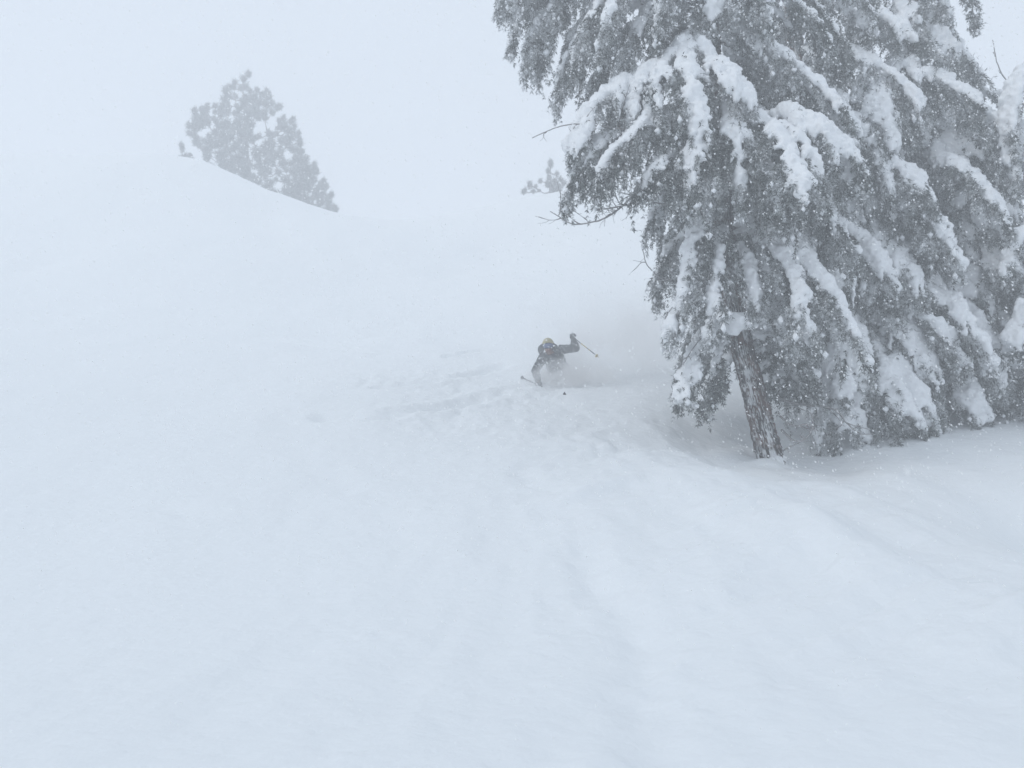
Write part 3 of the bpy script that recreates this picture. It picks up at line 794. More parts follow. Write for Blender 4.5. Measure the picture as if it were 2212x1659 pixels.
B(treeB, [(1800, 720, 14.6), (1870, 740, 13.8), (1920, 780, 13.4), (1950, 850, 13.3), (1965, 915, 13.3)], width=0.55, snow=1.0, frost=0.35)
B(treeB, [(1800, 720, 14.6), (1850, 760, 13.5), (1880, 830, 13.2), (1895, 905, 13.2)], width=0.5, snow=0.9, frost=0.35)
lenB = lambda z: float(np.clip(min((12.5 - z) * 0.37, (z - 2.5) * 1.2), 0.5, 2.6))
fill(treeB, TB, 4.1, 8.6, 38, lenB, 305, 80, 0.3, 1.15, 21, above=8.7)
fill(treeB, TB, 8.8, 12.0, 9, lenB, 270, 180, 0.3, 0.8, 22, above=8)

fill(treeB, TB, 5.6, 8.9, 14, lambda z: 1.9, 275, 60, 0.3, 1.15, 23)
fill(treeB, TB, 7.0, 9.4, 12, lambda z: 1.6, 270, 100, 0.32, 0.8, 24)
# ---- third hemlock filling the right
TC = [P(2090, 925, 15.2), P(2050, 650, 15.2), P(2020, 400, 15.2), P(1995, 150, 15.3), P(1975, -150, 15.4), P(1965, -600, 15.5)]
treeC = hemlock('broad hemlock under heavy snow filling the right, boughs sweeping down to the snow', TC, 0.2, HEM)
trunk(treeC, TC, 0.26, 0.06, frost=0.2, sides=36, step=0.07, seed=3)
B(treeC, [(2000, 200, 15.2), (1930, 150, 14.2), (1960, 140, 13.8), (2040, 180, 13.4), (2120, 240, 13.2), (2200, 340, 13.2)], width=0.8, snow=1.3, frost=0.28)
B(treeC, [(2000, 230, 15.2), (1900, 200, 14.2), (1880, 170, 13.6), (1900, 220, 13.1), (1930, 320, 12.9)], width=0.7, snow=1.1, frost=0.28)
B(treeC, [(2030, 500, 15.2), (1960, 540, 14.0), (1900, 545, 13.4), (1875, 590, 13.1), (1860, 640, 13.1)], width=0.55, snow=1.1, frost=0.3)
B(treeC, [(2030, 500, 15.2), (1980, 530, 13.8), (1930, 548, 13.2), (1970, 590, 12.9), (1990, 650, 12.9)], width=0.55, snow=1.1, frost=0.3)
B(treeC, [(2020, 400, 15.2), (2060, 410, 14.2), (2110, 430, 13.8), (2150, 490, 13.6), (2180, 560, 13.6)], width=0.6, snow=1.1, frost=0.28)
B(treeC, [(2050, 640, 15.2), (2070, 660, 13.9), (2100, 690, 13.4), (2140, 750, 13.2)], width=0.55, snow=1.1, frost=0.28)
B(treeC, [(2070, 780, 15.2), (2060, 800, 13.8), (2090, 840, 13.3), (2115, 915, 13.2)], width=0.5, snow=1.2, frost=0.3)
B(treeC, [(2070, 780, 15.2), (2010, 780, 13.9), (2000, 830, 13.5), (2040, 910, 13.3)], width=0.5, snow=0.8, frost=0.3)
B(treeC, [(1985, 0, 15.3), (2010, -40, 14.2), (2060, -60, 13.5), (2095, -10, 13.2), (2105, 60, 13.2)], width=0.3, snow=0.0, frost=0.25)
B(treeC, [(1990, 60, 15.3), (2030, 60, 14.5), (2090, 130, 14.2), (2130, 200, 14.2), (2170, 215, 14.2)], width=0.45, snow=0.6, frost=0.25)
lenC = lambda z: float(np.clip(min((13.0 - z) * 0.38, (z - 2.7) * 1.3), 0.5, 2.9))
fill(treeC, TC, 3.9, 8.6, 52, lenC, 305, 85, 0.3, 1.2, 31, above=8.8)
fill(treeC, TC, 8.6, 12.2, 9, lenC, 270, 180, 0.3, 0.8, 32, above=8)

fill(treeC, TC, 4.6, 8.9, 24, lambda z: 2.0, 255, 55, 0.3, 1.2, 33)
for q, w, sn in (([(2085, 800, 15.2), (2120, 800, 14.0), (2150, 830, 13.7), (2165, 868, 13.6)], 0.5, 1.1), ([(2085, 780, 15.2), (2170, 770, 14.3), (2200, 800, 14.0), (2215, 850, 14.0)], 0.5, 1.1),
                 ([(2080, 820, 15.2), (2030, 820, 14.2), (1990, 860, 13.9), (1975, 900, 13.9)], 0.5, 0.9), ([(2080, 740, 15.2), (2110, 720, 13.8), (2140, 770, 13.4), (2160, 840, 13.3)], 0.55, 1.2),
                 ([(1985, 0, 15.3), (1960, -20, 14.2), (1950, 50, 13.8), (1950, 130, 13.8)], 0.6, 0.7), ([(1990, 60, 15.3), (2010, 30, 14.3), (2030, 80, 13.9), (2035, 160, 13.9)], 0.55, 0.8),
                 ([(1980, -80, 15.3), (1900, -70, 14.4), (1860, 10, 14.1), (1850, 110, 14.1)], 0.6, 0.6), ([(1980, -80, 15.3), (2000, -90, 14.3), (2030, -20, 14.0), (2045, 60, 14.0)], 0.5, 0.6),
                 ([(2005, 260, 15.2), (2080, 250, 14.6), (2150, 290, 14.4), (2200, 380, 14.4)], 0.6, 1.0), ([(2010, 300, 15.2), (1940, 290, 14.2), (1900, 350, 13.8), (1890, 440, 13.8)], 0.6, 1.0),
                 ([(2040, 560, 15.2), (2110, 560, 14.4), (2160, 610, 14.1), (2200, 690, 14.1)], 0.6, 1.0)):
    B(treeC, q, width=w, snow=sn, frost=0.3)
for q, w, sn in (([(1950, 500, 14.6), (1800, 480, 13.4), (1860, 515, 13.0), (1905, 570, 12.8), (1930, 640, 12.8)], 0.5, 1.2), ([(1980, 560, 14.6), (1850, 545, 13.2), (1815, 580, 12.9), (1800, 650, 12.8), (1805, 720, 12.8)], 0.45, 1.2),
                 ([(2040, 640, 14.8), (1985, 625, 13.4), (2050, 655, 13.0), (2105, 715, 12.8), (2140, 790, 12.8)], 0.5, 1.3), ([(2050, 660, 14.8), (1950, 660, 13.4), (2000, 690, 13.0), (2050, 740, 12.8), (2085, 800, 12.8)], 0.5, 1.2),
                 ([(2040, 700, 14.8), (1900, 690, 13.5), (1950, 715, 13.1), (1995, 770, 12.9), (2020, 840, 12.9)], 0.5, 1.1), ([(2000, 300, 14.8), (1860, 330, 13.4), (1930, 350, 13.0), (1990, 405, 12.8), (2030, 480, 12.8)], 0.55, 1.1),
                 ([(2000, 330, 14.8), (2030, 340, 13.5), (2090, 370, 13.1), (2140, 430, 12.9), (2180, 520, 12.9)], 0.55, 1.1), ([(1990, 250, 14.8), (1840, 250, 13.5), (1880, 290, 13.1), (1910, 360, 12.9), (1920, 430, 12.9)], 0.5, 1.0),
                 ([(2010, 420, 14.8), (1930, 430, 13.4), (1990, 455, 13.0), (2040, 510, 12.8), (2070, 580, 12.8)], 0.55, 1.2), ([(1790, 700, 14.6), (1770, 690, 13.6), (1820, 720, 13.2), (1860, 780, 13.0), (1880, 850, 13.0)], 0.45, 1.0)):
    B(treeC if q[0][0] > 1800 else treeB, q, width=w, snow=sn, frost=0.3)
for z_ in (7.6, 8.0, 8.4, 8.8):
    fill(treeC, TC, z_, z_ + 0.3, 2, lambda z: 1.5, 300, 70, 0.3, 0.8, int(z_ * 10))

# ---- young hemlock cut by the right edge
TD = [P(2330, 900, 13.2), P(2320, 600, 13.2), P(2300, 350, 13.2), P(2290, 120, 13.2), P(2285, 60, 13.2)]
treeD = hemlock('smaller hemlock plastered with snow at the right edge of the picture', TD, 0.1, HEM)
trunk(treeD, TD, 0.12, 0.03, frost=0.4, sides=24, step=0.08, seed=4)
B(treeD, [(2292, 140, 13.2), (2235, 145, 13.0), (2195, 180, 12.9), (2175, 260, 12.9), (2180, 350, 12.9)], width=0.35, snow=1.4, frost=0.4)
B(treeD, [(2296, 250, 13.2), (2240, 260, 13.0), (2200, 310, 12.9), (2195, 400, 12.9)], width=0.4, snow=1.2, frost=0.3)
B(treeD, [(2310, 480, 13.2), (2240, 490, 13.0), (2195, 520, 12.9), (2170, 590, 12.9)], width=0.4, snow=1.0, frost=0.25)
B(treeD, [(2318, 640, 13.2), (2250, 650, 12.9), (2205, 690, 12.8), (2185, 770, 12.8)], width=0.35, snow=1.4, frost=0.3)
fill(treeD, TD, 4.0, 7.0, 12, lambda z: float(np.clip((8.3 - z) * 0.35, 0.35, 1.1)), 240, 140, 0.35, 0.9, 41)
twig_system('bare_branch', treeD, [(2215, 230, 12.9), (2172, 170, 12.9), (2158, 140, 12.9), (2147, 85, 12.9)], 0.012, seed=60, n=2, length=0.15)
# ------------------------------------------------------------------ pines beyond the crest
def tuft_mesh(seed, n=210, size=0.46):
    rng = np.random.default_rng(seed)
    mb = MB()
    d = unit(rng.normal(size=(n, 3)) + np.array([0, 0, 0.35]))
    c = rng.normal(0, 0.10, (n, 3)) * np.array([1, 1, 1.4])
    L = size * rng.uniform(0.72, 1.0, n)[:, None]
    w = unit(np.cross(d, rng.normal(size=(n, 3)))) * 0.055
    v = np.stack([c - w * 0.5, c + w * 0.5, c + d * L + w * 0.2, c + d * L - w * 0.2], 1).reshape(-1, 3)
    fr = np.repeat(np.clip(rng.normal(0.10, 0.14, n) + 0.15 * (d[:, 2] > 0.4), 0, 1), 4)
    mb.add(v, q=np.arange(n * 4).reshape(-1, 4), frost=fr)
    me = mb.mesh('needle_tuft', frost=True)
    me.materials.append(M_PINE)
    return me
TUFTS = [tuft_mesh(s) for s in range(7)]

def in_poly(p, poly):
    c = np.zeros(len(p), bool); n = len(poly)
    for i in range(n):
        a, b = poly[i], poly[(i + 1) % n]
        cond = ((a[1] > p[:, 1]) != (b[1] > p[:, 1])) & (p[:, 0] < (b[0] - a[0]) * (p[:, 1] - a[1]) / (b[1] - a[1] + 1e-12) + a[0])
        c ^= cond
    return c

PINES = 'frosted pines beyond the crest'
def pine(label, poly, d, base, top, n, rsz, seed, depth=2.2, tufts=None, min_gap=15, r0=0.16, holes=()):
    rng = np.random.default_rng(seed)
    bp = P(*base, d); bp[2] = min(bp[2], ground_at(bp[0], bp[1]) + 0.05)
    tpnt = P(*top, d)
    tree = empty('pine_tree', Vector(bp)); tag(tree, label, 'tree', PINES)
    poly = np.array(poly, float)
    if tufts is None: poly = poly.mean(0) + (poly - poly.mean(0)) * np.array([0.95, 0.93]) + np.array([0, 4])
    pts = []
    if tufts is not None:
        for u, v, r in tufts: pts.append((u, v, r, rng.uniform(-0.2, 0.2)))
    else:
        # tips along the outline, then the inside
        for i in range(len(poly)):
            a, b = poly[i], poly[(i + 1) % len(poly)]
            L = np.linalg.norm(b - a)
            for s in np.arange(0, L, min_gap * 1.35):
                q = a + (b - a) * s / L
                if q[1] < base[1] + 10: pts.append((q[0] + rng.normal(0, 5), q[1] + rng.normal(0, 5), rsz * 0.85 * rng.uniform(0.75, 1.1), rng.normal(0, 0.25) * depth))
        lo, hi = poly.min(0), poly.max(0)
        tries = 0
        while len(pts) < n and tries < 6000:
            tries += 1
            q = rng.uniform(lo, hi)
            if not in_poly(q[None], poly)[0]: continue
            if any((q[0] - h[0]) ** 2 / h[2] ** 2 + (q[1] - h[1]) ** 2 / h[3] ** 2 < 1 for h in holes): continue
            if min((q[0] - p[0]) ** 2 + (q[1] - p[1]) ** 2 for p in pts) < (min_gap * 0.44 * rng.uniform(0.6, 1.5)) ** 2: continue
            pts.append((q[0], q[1], rsz * rng.uniform(0.6, 1.12), rng.uniform(-1, 1) * depth))
    X = np.array([P(u, v, d + dd) for u, v, r, dd in pts])
    # branching: every tuft joins the nearest wood that is lower or nearer the trunk
    tr = catmull([bp - np.array([0, 0, 0.6]), bp * 0.65 + tpnt * 0.35 + rng.normal(0, 0.12, 3), bp * 0.3 + tpnt * 0.7 + rng.normal(0, 0.12, 3), tpnt], 0.25)
    tm = MB(); tubes(tm, tr, np.linspace(r0, 0.03, len(tr)), 8, frost=0.2)
    tm.build('trunk', M_WOOD, tree, smooth=True, frost=True)
    nodes = [(p, 0) for p in tr[2:]]
    order = np.argsort([np.min(np.linalg.norm(tr - x, axis=1)) for x in X])
    bm_ = MB()
    for i in order:
        x = X[i]
        best, bc = None, 1e9
        for p, dep in nodes:
            dl = x - p
            c = np.linalg.norm(dl) + 0.8 * max(0, p[2] - x[2]) + 0.06 * dep
            if c < bc: best, bc = (p, dep), c
        p = best[0]
        mid = (p + x) / 2 + np.array([0, 0, -0.18 * np.linalg.norm(x - p)])
        ln = catmull([p, mid, x], 0.2)
        tubes(bm_, ln, np.linspace(0.05, 0.022, len(ln)), 5, frost=0.25)
        nodes.append((x, best[1] + 1)); nodes.append((mid, best[1] + 1))
    bo = bm_.build('branches', M_WOOD, tree, smooth=True, frost=True); bo['kind'] = 'stuff'
    for i, x in enumerate(X):
        o = bpy.data.objects.new('needle_tuft', TUFTS[i % len(TUFTS)])
        COL.objects.link(o)
        o.location = x
        s = pts[i][2] * d / FPX / 0.5
        o.scale = (s, s, s * rng.uniform(1.0, 1.3))
        o.rotation_euler = (rng.normal(0, 0.25), rng.normal(0, 0.25), rng.uniform(0, 6.28))
        child(o, tree)
    return tree

pine('largest frosted pine standing beyond the crest at the left',
     [(525, 160), (492, 172), (478, 205), (432, 222), (410, 245), (408, 285), (430, 310), (436, 352), (452, 374), (520, 402), (570, 425), (610, 452), (640, 450), (655, 400), (672, 360), (658, 310), (648, 275), (630, 252), (606, 222), (584, 196), (555, 184)],
     53, (556, 470), (524, 175), 300, 11.5, 3, min_gap=13, holes=[(490, 258, 16, 9), (590, 265, 12, 18), (605, 395, 16, 6), (567, 235, 8, 9), (622, 330, 6, 8)])
pine('frosted pine lower down the crest, right of the largest pine',
     [(640, 385), (622, 405), (590, 440), (640, 466), (690, 474), (722, 470), (718, 440), (700, 390), (684, 355), (664, 352)],
     53.5, (668, 505), (680, 360), 95, 11.5, 5, depth=1.6, r0=0.1, holes=[(668, 420, 12, 7), (690, 450, 8, 6)])
pine('tiny frosted pine poking over the crest left of the largest pine', [(390, 318), (384, 345), (420, 356), (412, 332)], 50, (404, 372), (392, 322), 0, 9, 8, r0=0.05,
     tufts=[(391, 314, 8), (394, 322, 8), (390, 342, 8), (400, 338, 8), (410, 336, 8), (416, 346, 8), (404, 348, 9), (395, 350, 8)])
pine('frosted sapling pine on the middle crest with round needle tufts', None, 47.2, (1186, 425), (1190, 356), 0, 7, 9, r0=0.05,
     tufts=[(1132, 413, 9), (1145, 398, 8.5), (1144, 403, 7), (1157, 403, 6), (1152, 413, 7), (1165, 412, 5), (1167, 391, 7), (1190, 351, 8.5), (1190, 356, 8), (1184, 369, 7.5), (1187, 381, 7), (1186, 390, 9), (1183, 399, 9), (1192, 404, 10), (1198, 393, 9), (1203, 376, 7), (1206, 402, 10), (1212, 388, 9), (1218, 396, 9), (1196, 412, 9), (1208, 412, 9)])

# ------------------------------------------------------------------ skier
M_JACKET = mat('charcoal_shell', (0.028, 0.032, 0.040), 0.75); frosty(M_JACKET, ((0.016, 0.020, 0.028), (0.034, 0.039, 0.050)), scale=4)
M_PANTS = frosty(mat('dark_trousers', (0.03, 0.03, 0.035), 0.8), ((0.04, 0.038, 0.045), (0.06, 0.055, 0.062)), scale=4)
M_GLOVE = frosty(mat('dark_glove', (0.03, 0.032, 0.036), 0.7), ((0.022, 0.025, 0.03), (0.05, 0.053, 0.06)), scale=18)
M_HELMET = frosty(mat('tan_helmet', (0.42, 0.38, 0.20), 0.45, 0.4), ((0.34, 0.31, 0.15), (0.44, 0.37, 0.22)), scale=12)
M_LENS = mat('blue_lens', (0.05, 0.10, 0.42), 0.15, 0.6); color_noise(M_LENS, (0.05, 0.075, 0.19), (0.12, 0.16, 0.29), 18)
M_GOGGLE = mat('goggle_frame', (0.03, 0.03, 0.04), 0.5)
M_GAITER = mat('rust_neck_gaiter', (0.30, 0.07, 0.04), 0.9); color_noise(M_GAITER, (0.10, 0.04, 0.035), (0.24, 0.10, 0.07), 40)
M_SKIN = mat('skin', (0.42, 0.24, 0.18), 0.6); color_noise(M_SKIN, (0.40, 0.22, 0.16), (0.46, 0.27, 0.20), 20)
M_POLE = mat('pole_shaft', (0.03, 0.03, 0.035), 0.4, 0.4); color_noise(M_POLE, (0.02, 0.02, 0.025), (0.06, 0.06, 0.07), 14)
M_POLE_Y = mat('yellow_pole_band', (0.55, 0.40, 0.08), 0.4, 0.4); color_noise(M_POLE_Y, (0.45, 0.33, 0.07), (0.6, 0.46, 0.12), 30)
M_SKI = mat('dark_ski', (0.02, 0.02, 0.025), 0.4, 0.4); color_noise(M_SKI, (0.015, 0.015, 0.02), (0.05, 0.05, 0.055), 12)

pelvis = P(1214, 808, 17.35); chest = P(1199, 778, 17.05); neck = P(1191, 764, 16.98); head = P(1184, 746, 16.86)
shR, elR, haR = P(1176, 767, 17.0), P(1157, 800, 16.85), P(1163, 826, 16.75)
shL, elL, haL = P(1207, 755, 17.05), P(1243, 752, 17.0), P(1238, 730, 16.85)
hipR, knR, ftR = P(1206, 814, 17.3), P(1192, 840, 17.0), P(1200, 874, 17.35)
hipL, knL, ftL = P(1224, 814, 17.35), P(1232, 842, 17.0), P(1230, 876, 17.3)
person = empty('person', Vector((pelvis[0], pelvis[1], min(ftR[2], ftL[2]))))
tag(person, 'skier in dark jacket and tan helmet crouched low in powder, one arm raised', 'person')

def limb(mb, pts, rad, sides=12):
    n = 8
    p = catmull(pts, n=n)
    r = np.interp(np.linspace(0, 1, len(p)), np.linspace(0, 1, len(rad)), rad)
    tubes(mb, p, r, sides)

def snowy(me, amount, seed, thr=0.15):
    co, no = mesh_co(me), mesh_no(me)
    f = amount * np.clip(no[:, 2] + 0.25, 0, 1) + 0.6 * vnoise(co, 16, seed) + 0.35 * vnoise(co, 42, seed + 1)
    at = me.attributes.new('frost', 'FLOAT', 'POINT')
    at.data.foreach_set('value', np.clip((f - 0.35) * 1.6, 0, 0.8).astype(np.float32))
    return me

# bare body, continuous, inside the clothes
fwd = unit(np.array([-0.05, -1.0, -0.16])); up = unit(np.array([-0.05, -0.2, 1.0]))
rgt = unit(np.cross(fwd, up)); upv = np.cross(rgt, fwd)
HR = np.stack([rgt, -fwd, upv], 1)          # head axes: x to the picture's left/right, y back, z up
b = MB()
limb(b, [pelvis, (pelvis + chest) / 2 + np.array([0, 0.04, 0.03]), chest, neck], [0.13, 0.12, 0.14, 0.055])
limb(b, [neck, neck * 0.4 + head * 0.6], [0.055, 0.055])
ellipsoid(b, head, (0.075, 0.098, 0.115), HR)
ellipsoid(b, head + HR @ np.array([0, -0.035, -0.065]), (0.052, 0.06, 0.055), HR)
ellipsoid(b, head + HR @ np.array([0, -0.105, -0.02]), (0.015, 0.02, 0.024), HR, seg=8, rings=6)
for s in (-1, 1): ellipsoid(b, head + HR @ np.array([s * 0.078, 0.012, -0.01]), (0.012, 0.02, 0.032), HR, seg=8, rings=6)
for s, e, h in ((shR, elR, haR), (shL, elL, haL)):
    limb(b, [chest * 0.5 + neck * 0.5, s], [0.08, 0.06]); limb(b, [s, e], [0.056, 0.042]); limb(b, [e, h], [0.040, 0.024])
for hp, kn, ft in ((hipR, knR, ftR), (hipL, knL, ftL)):
    limb(b, [pelvis, hp], [0.11, 0.09]); limb(b, [hp, kn], [0.085, 0.058]); limb(b, [kn, ft], [0.058, 0.042])
    limb(b, [ft, ft + np.array([-0.02, -0.2, -0.03])], [0.045, 0.035])
body = link('body', remeshed(b, 0.014, 2), M_SKIN, person)
# face: eyes and mouth (under the goggles and the gaiter)
fm = MB()
for s in (-1, 1): ellipsoid(fm, head + HR @ np.array([s * 0.032, -0.088, 0.012]), (0.013, 0.010, 0.010), HR, seg=8, rings=6)
fm.build('eyes', M_GOGGLE, body, smooth=True)

j = MB()
limb(j, [pelvis + np.array([-0.03, 0, 0.0]), (pelvis + chest) / 2 + np.array([-0.03, 0.05, 0.03]), chest, neck * 0.75 + chest * 0.25], [0.24, 0.225, 0.215, 0.12], 16)
for s, e, h in ((shR, elR, haR), (shL, elL, haL)):
    limb(j, [chest * 0.55 + neck * 0.45, s], [0.14, 0.115]); limb(j, [s, e], [0.105, 0.088]); limb(j, [e, e * 0.15 + h * 0.85], [0.088, 0.066])
    ellipsoid(j, e, (0.09, 0.09, 0.09))
limb(j, [neck + np.array([-0.09, 0.02, -0.02]), neck + np.array([0, -0.07, -0.05]), neck + np.array([0.09, 0.02, -0.01])], [0.045, 0.05, 0.045])
me = remeshed(j, 0.018, 2); co = mesh_co(me)
co += mesh_no(me) * (0.012 * fbm(co * np.array([1, 1, 2.2]), 7, 3, 3))[:, None]; me.vertices.foreach_set('co', co.ravel()); me.update()
jacket = link('jacket', snowy(me, 0.1, 5), M_JACKET, person)
h_ = MB()   # hood bunched up round the back of the helmet
hc = head + np.array([0, 0.10, -0.04])
limb(h_, [hc + HR @ np.array([-0.15, -0.05, -0.11]), hc + HR @ np.array([-0.165, 0.02, 0.0]), hc + HR @ np.array([-0.08, 0.08, 0.05]), hc + HR @ np.array([0.08, 0.08, 0.05]), hc + HR @ np.array([0.16, 0.02, -0.01]), hc + HR @ np.array([0.13, -0.05, -0.11])], [0.05, 0.055, 0.06, 0.06, 0.055, 0.05])
me = remeshed(h_, 0.016, 2); hood = link('hood', snowy(me, 0.1, 15), M_JACKET, jacket)
p_ = MB()
for hp, kn, ft in ((hipR, knR, ftR), (hipL, knL, ftL)):
    limb(p_, [pelvis, hp], [0.15, 0.13]); limb(p_, [hp, kn], [0.125, 0.095]); limb(p_, [kn, ft], [0.095, 0.085])
link('trousers', snowy(remeshed(p_, 0.018, 2), 0.5, 25), M_PANTS, person)
for ft in (ftR, ftL):
    bt = MB(); limb(bt, [ft + np.array([0, 0.02, 0.12]), ft], [0.075, 0.07]); limb(bt, [ft, ft + np.array([-0.02, -0.22, -0.05])], [0.065, 0.05])
    link('ski_boot', remeshed(bt, 0.014, 1), M_SKI, person)

# helmet: dome with brim and ear pads
hm = MB()
th = np.linspace(0.02, 1, 14); ph = np.arange(28) / 28 * 2 * math.pi
vv = []
for t_ in th:
    for a_ in ph:
        front = max(0.0, -math.sin(a_))
        ang = t_ * math.radians(104 - 30 * front)
        r = np.array([0.122, 0.148, 0.135])
        vv.append(head + HR @ (np.array([0, 0.01, 0.02]) + r * np.array([math.sin(ang) * math.cos(a_), math.sin(ang) * math.sin(a_), math.cos(ang)])))
vv = np.array(vv)
inner = head + (vv - head) * 0.90
N = len(th) * 28
qs = []
for i in range(len(th) - 1):
    for k in range(28):
        k2 = (k + 1) % 28
        qs.append((i * 28 + k, (i + 1) * 28 + k, (i + 1) * 28 + k2, i * 28 + k2))
        qs.append((N + i * 28 + k, N + i * 28 + k2, N + (i + 1) * 28 + k2, N + (i + 1) * 28 + k))
for k in range(28):
    k2 = (k + 1) % 28; L0 = (len(th) - 1) * 28
    qs.append((L0 + k, N + L0 + k, N + L0 + k2, L0 + k2))
hm.add(np.vstack([vv, inner]), q=qs)
hm.add(np.vstack([vv[:28]]), t=[(0, k, k + 1) for k in range(1, 27)])
me = hm.mesh('helmet', smooth=True); helmet = link('helmet', snowy(me, 0.25, 31), M_HELMET, person)
for s in (-1, 1):
    e_ = MB(); ellipsoid(e_, head + HR @ np.array([s * 0.105, 0.01, -0.06]), (0.03, 0.055, 0.06), HR); e_.build('ear_pad', M_GOGGLE, helmet, smooth=True)

def curved_band(zc, hh, r, a0, a1, thick, n=16, bulge=0.0):
    vv, qs = [], []
    for i in range(n + 1):
        a_ = a0 + (a1 - a0) * i / n
        e_ = 1 - 0.25 * abs(2 * i / n - 1) ** 3
        for rr in (r, r + thick):
            for zz in (-hh * e_, 0, hh * e_):
                k = rr + (bulge if zz == 0 else 0)
                vv.append(head + HR @ np.array([math.sin(a_) * (k - 0.012), -math.cos(a_) * k, zc + zz]))
    for i in range(n):
        o0, o1 = i * 6, i * 6 + 6
        for a_, b_ in ((0, 1), (1, 2), (2, 5), (5, 4), (4, 3), (3, 0)):
            qs.append((o0 + a_, o1 + a_, o1 + b_, o0 + b_))
    qs += [(0, 1, 4, 3), (1, 2, 5, 4), (n * 6, n * 6 + 3, n * 6 + 4, n * 6 + 1), (n * 6 + 1, n * 6 + 4, n * 6 + 5, n * 6 + 2)]
    return np.array(vv), qs
g = MB(); v_, q_ = curved_band(-0.008, 0.056, 0.104, -1.1, 1.1, 0.022); g.add(v_, q=q_); goggles = g.build('goggles', M_GOGGLE, person, smooth=False)
g = MB(); v_, q_ = curved_band(-0.010, 0.045, 0.126, -1.0, 1.0, 0.010, bulge=0.008); g.add(v_, q=q_); g.build('lens', M_LENS, goggles, smooth=True)
g = MB(); v_, q_ = curved_band(0.02, 0.02, 0.137, 1.05, 2 * math.pi - 1.05, 0.006, n=24); g.add(v_, q=q_); g.build('strap', M_GOGGLE, goggles, smooth=True)
g = MB(); ellipsoid(g, head + HR @ np.array([0, -0.035, -0.085]), (0.075, 0.085, 0.055), HR, noise=0.05); limb(g, [head + HR @ np.array([0, -0.03, -0.1]), neck + np.array([0, -0.01, 0.0])], [0.07, 0.08])
link('neck_gaiter', remeshed(g, 0.012, 2), M_GAITER, person)

def ski_pole(label, grip, tip, bands, end=None, thick=1.0):
    end = end or M_POLE_Y
    d = unit(tip - grip); L = np.linalg.norm(tip - grip)
    t = empty('ski_pole', Vector(tip)); tag(t, label, 'ski pole', 'ski poles')
    def seg(nm, m_, a, b_, r0, r1):
        mb = MB(); ln = np.linspace(0, 1, 6)[:, None] * (b_ - a) + a
        tubes(mb, grip + d * ln, np.linspace(r0, r1, 6), 10); return mb.build(nm, m_, t, smooth=True)
    seg('grip', M_GLOVE, -0.12, 0.05, 0.016, 0.015)
    for a, b_, yel in bands: seg('shaft', M_POLE_Y if yel else M_POLE, a * L, b_ * L, 0.0095 * thick, 0.0085 * thick)
    seg('tip', end, L, L + 0.045, 0.007, 0.003)
    mb = MB(); a = unit(np.cross(d, np.array([0, 0, 1.0])))
    bq = np.cross(a, d); ang = np.arange(13) / 12 * 2 * math.pi
    ring = grip + d * (L - 0.03) + (a * np.cos(ang)[:, None] + bq * np.sin(ang)[:, None]) * 0.034
    tubes(mb, ring, np.full(13, 0.006), 6)
    for k in range(4): tubes(mb, np.linspace(0, 1, 3)[:, None] * (ring[k * 3] - (grip + d * (L - 0.03))) + grip + d * (L - 0.03), np.full(3, 0.006), 5)
    mb.build('basket', end, t, smooth=True)
    return t, d
gripL = haL + np.array([0.02, -0.03, -0.01]); tipL = P(1291, 770, 16.55)
ski_pole('yellow banded ski pole held out by the raised glove', gripL, tipL, [(0.05 / 0.8, 0.30, False), (0.30, 0.55, True), (0.55, 0.62, False), (0.62, 0.68, True), (0.68, 1.0, False)])
gripR = P(1167, 834, 16.72); tipR = P(1127, 815, 17.5)
ski_pole('dark ski pole held by the lowered glove, skimming the snow', gripR, tipR, [(0.06, 0.5, False), (0.5, 1.0, False)], end=M_POLE, thick=1.25)

def glove(wrist, elbow, poledir, side):
    """Palm, cuff, four bent fingers round the pole and a thumb closing from the other side."""
    f = unit(wrist - elbow)                       # along the forearm
    pd = poledir
    out = unit(np.cross(pd, f)); f2 = np.cross(out, pd)
    mb = MB()
    c = wrist + f * 0.03
    limb(mb, [wrist - f * 0.10, wrist - f * 0.01], [0.062, 0.05])
    ellipsoid(mb, c + out * side * 0.03, (0.048, 0.036, 0.056), np.stack([pd, out, f2], 1))
    gp = c - out * side * 0.005 + f2 * 0.02
    for k, ln in enumerate((0.92, 1.05, 1.0, 0.82)):
        s = (k - 1.5) * 0.027
        o = gp + pd * s
        limb(mb, [o + out * side * 0.045 + f2 * 0.012, o + out * side * 0.030 + f2 * 0.052 * ln, o - out * side * 0.014 + f2 * 0.055 * ln, o - out * side * 0.036 + f2 * 0.02, o - out * side * 0.02 - f2 * 0.008], [0.0155, 0.0150, 0.0145, 0.0135, 0.0125], 8)
    o = gp - pd * 0.055
    limb(mb, [c + out * side * 0.03 - pd * 0.035 - f2 * 0.02, o + out * side * 0.005 - f2 * 0.012, o - out * side * 0.034 + f2 * 0.016, o - out * side * 0.03 + f2 * 0.045 + pd * 0.02], [0.021, 0.018, 0.016, 0.014], 8)
    me = remeshed(mb, 0.0075, 1)
    return link('glove', snowy(me, 0.8, 51), M_GLOVE, person)
glove(haL, elL, unit(tipL - gripL), 1)
glove(haR, elR, unit(tipR - gripR), -1)

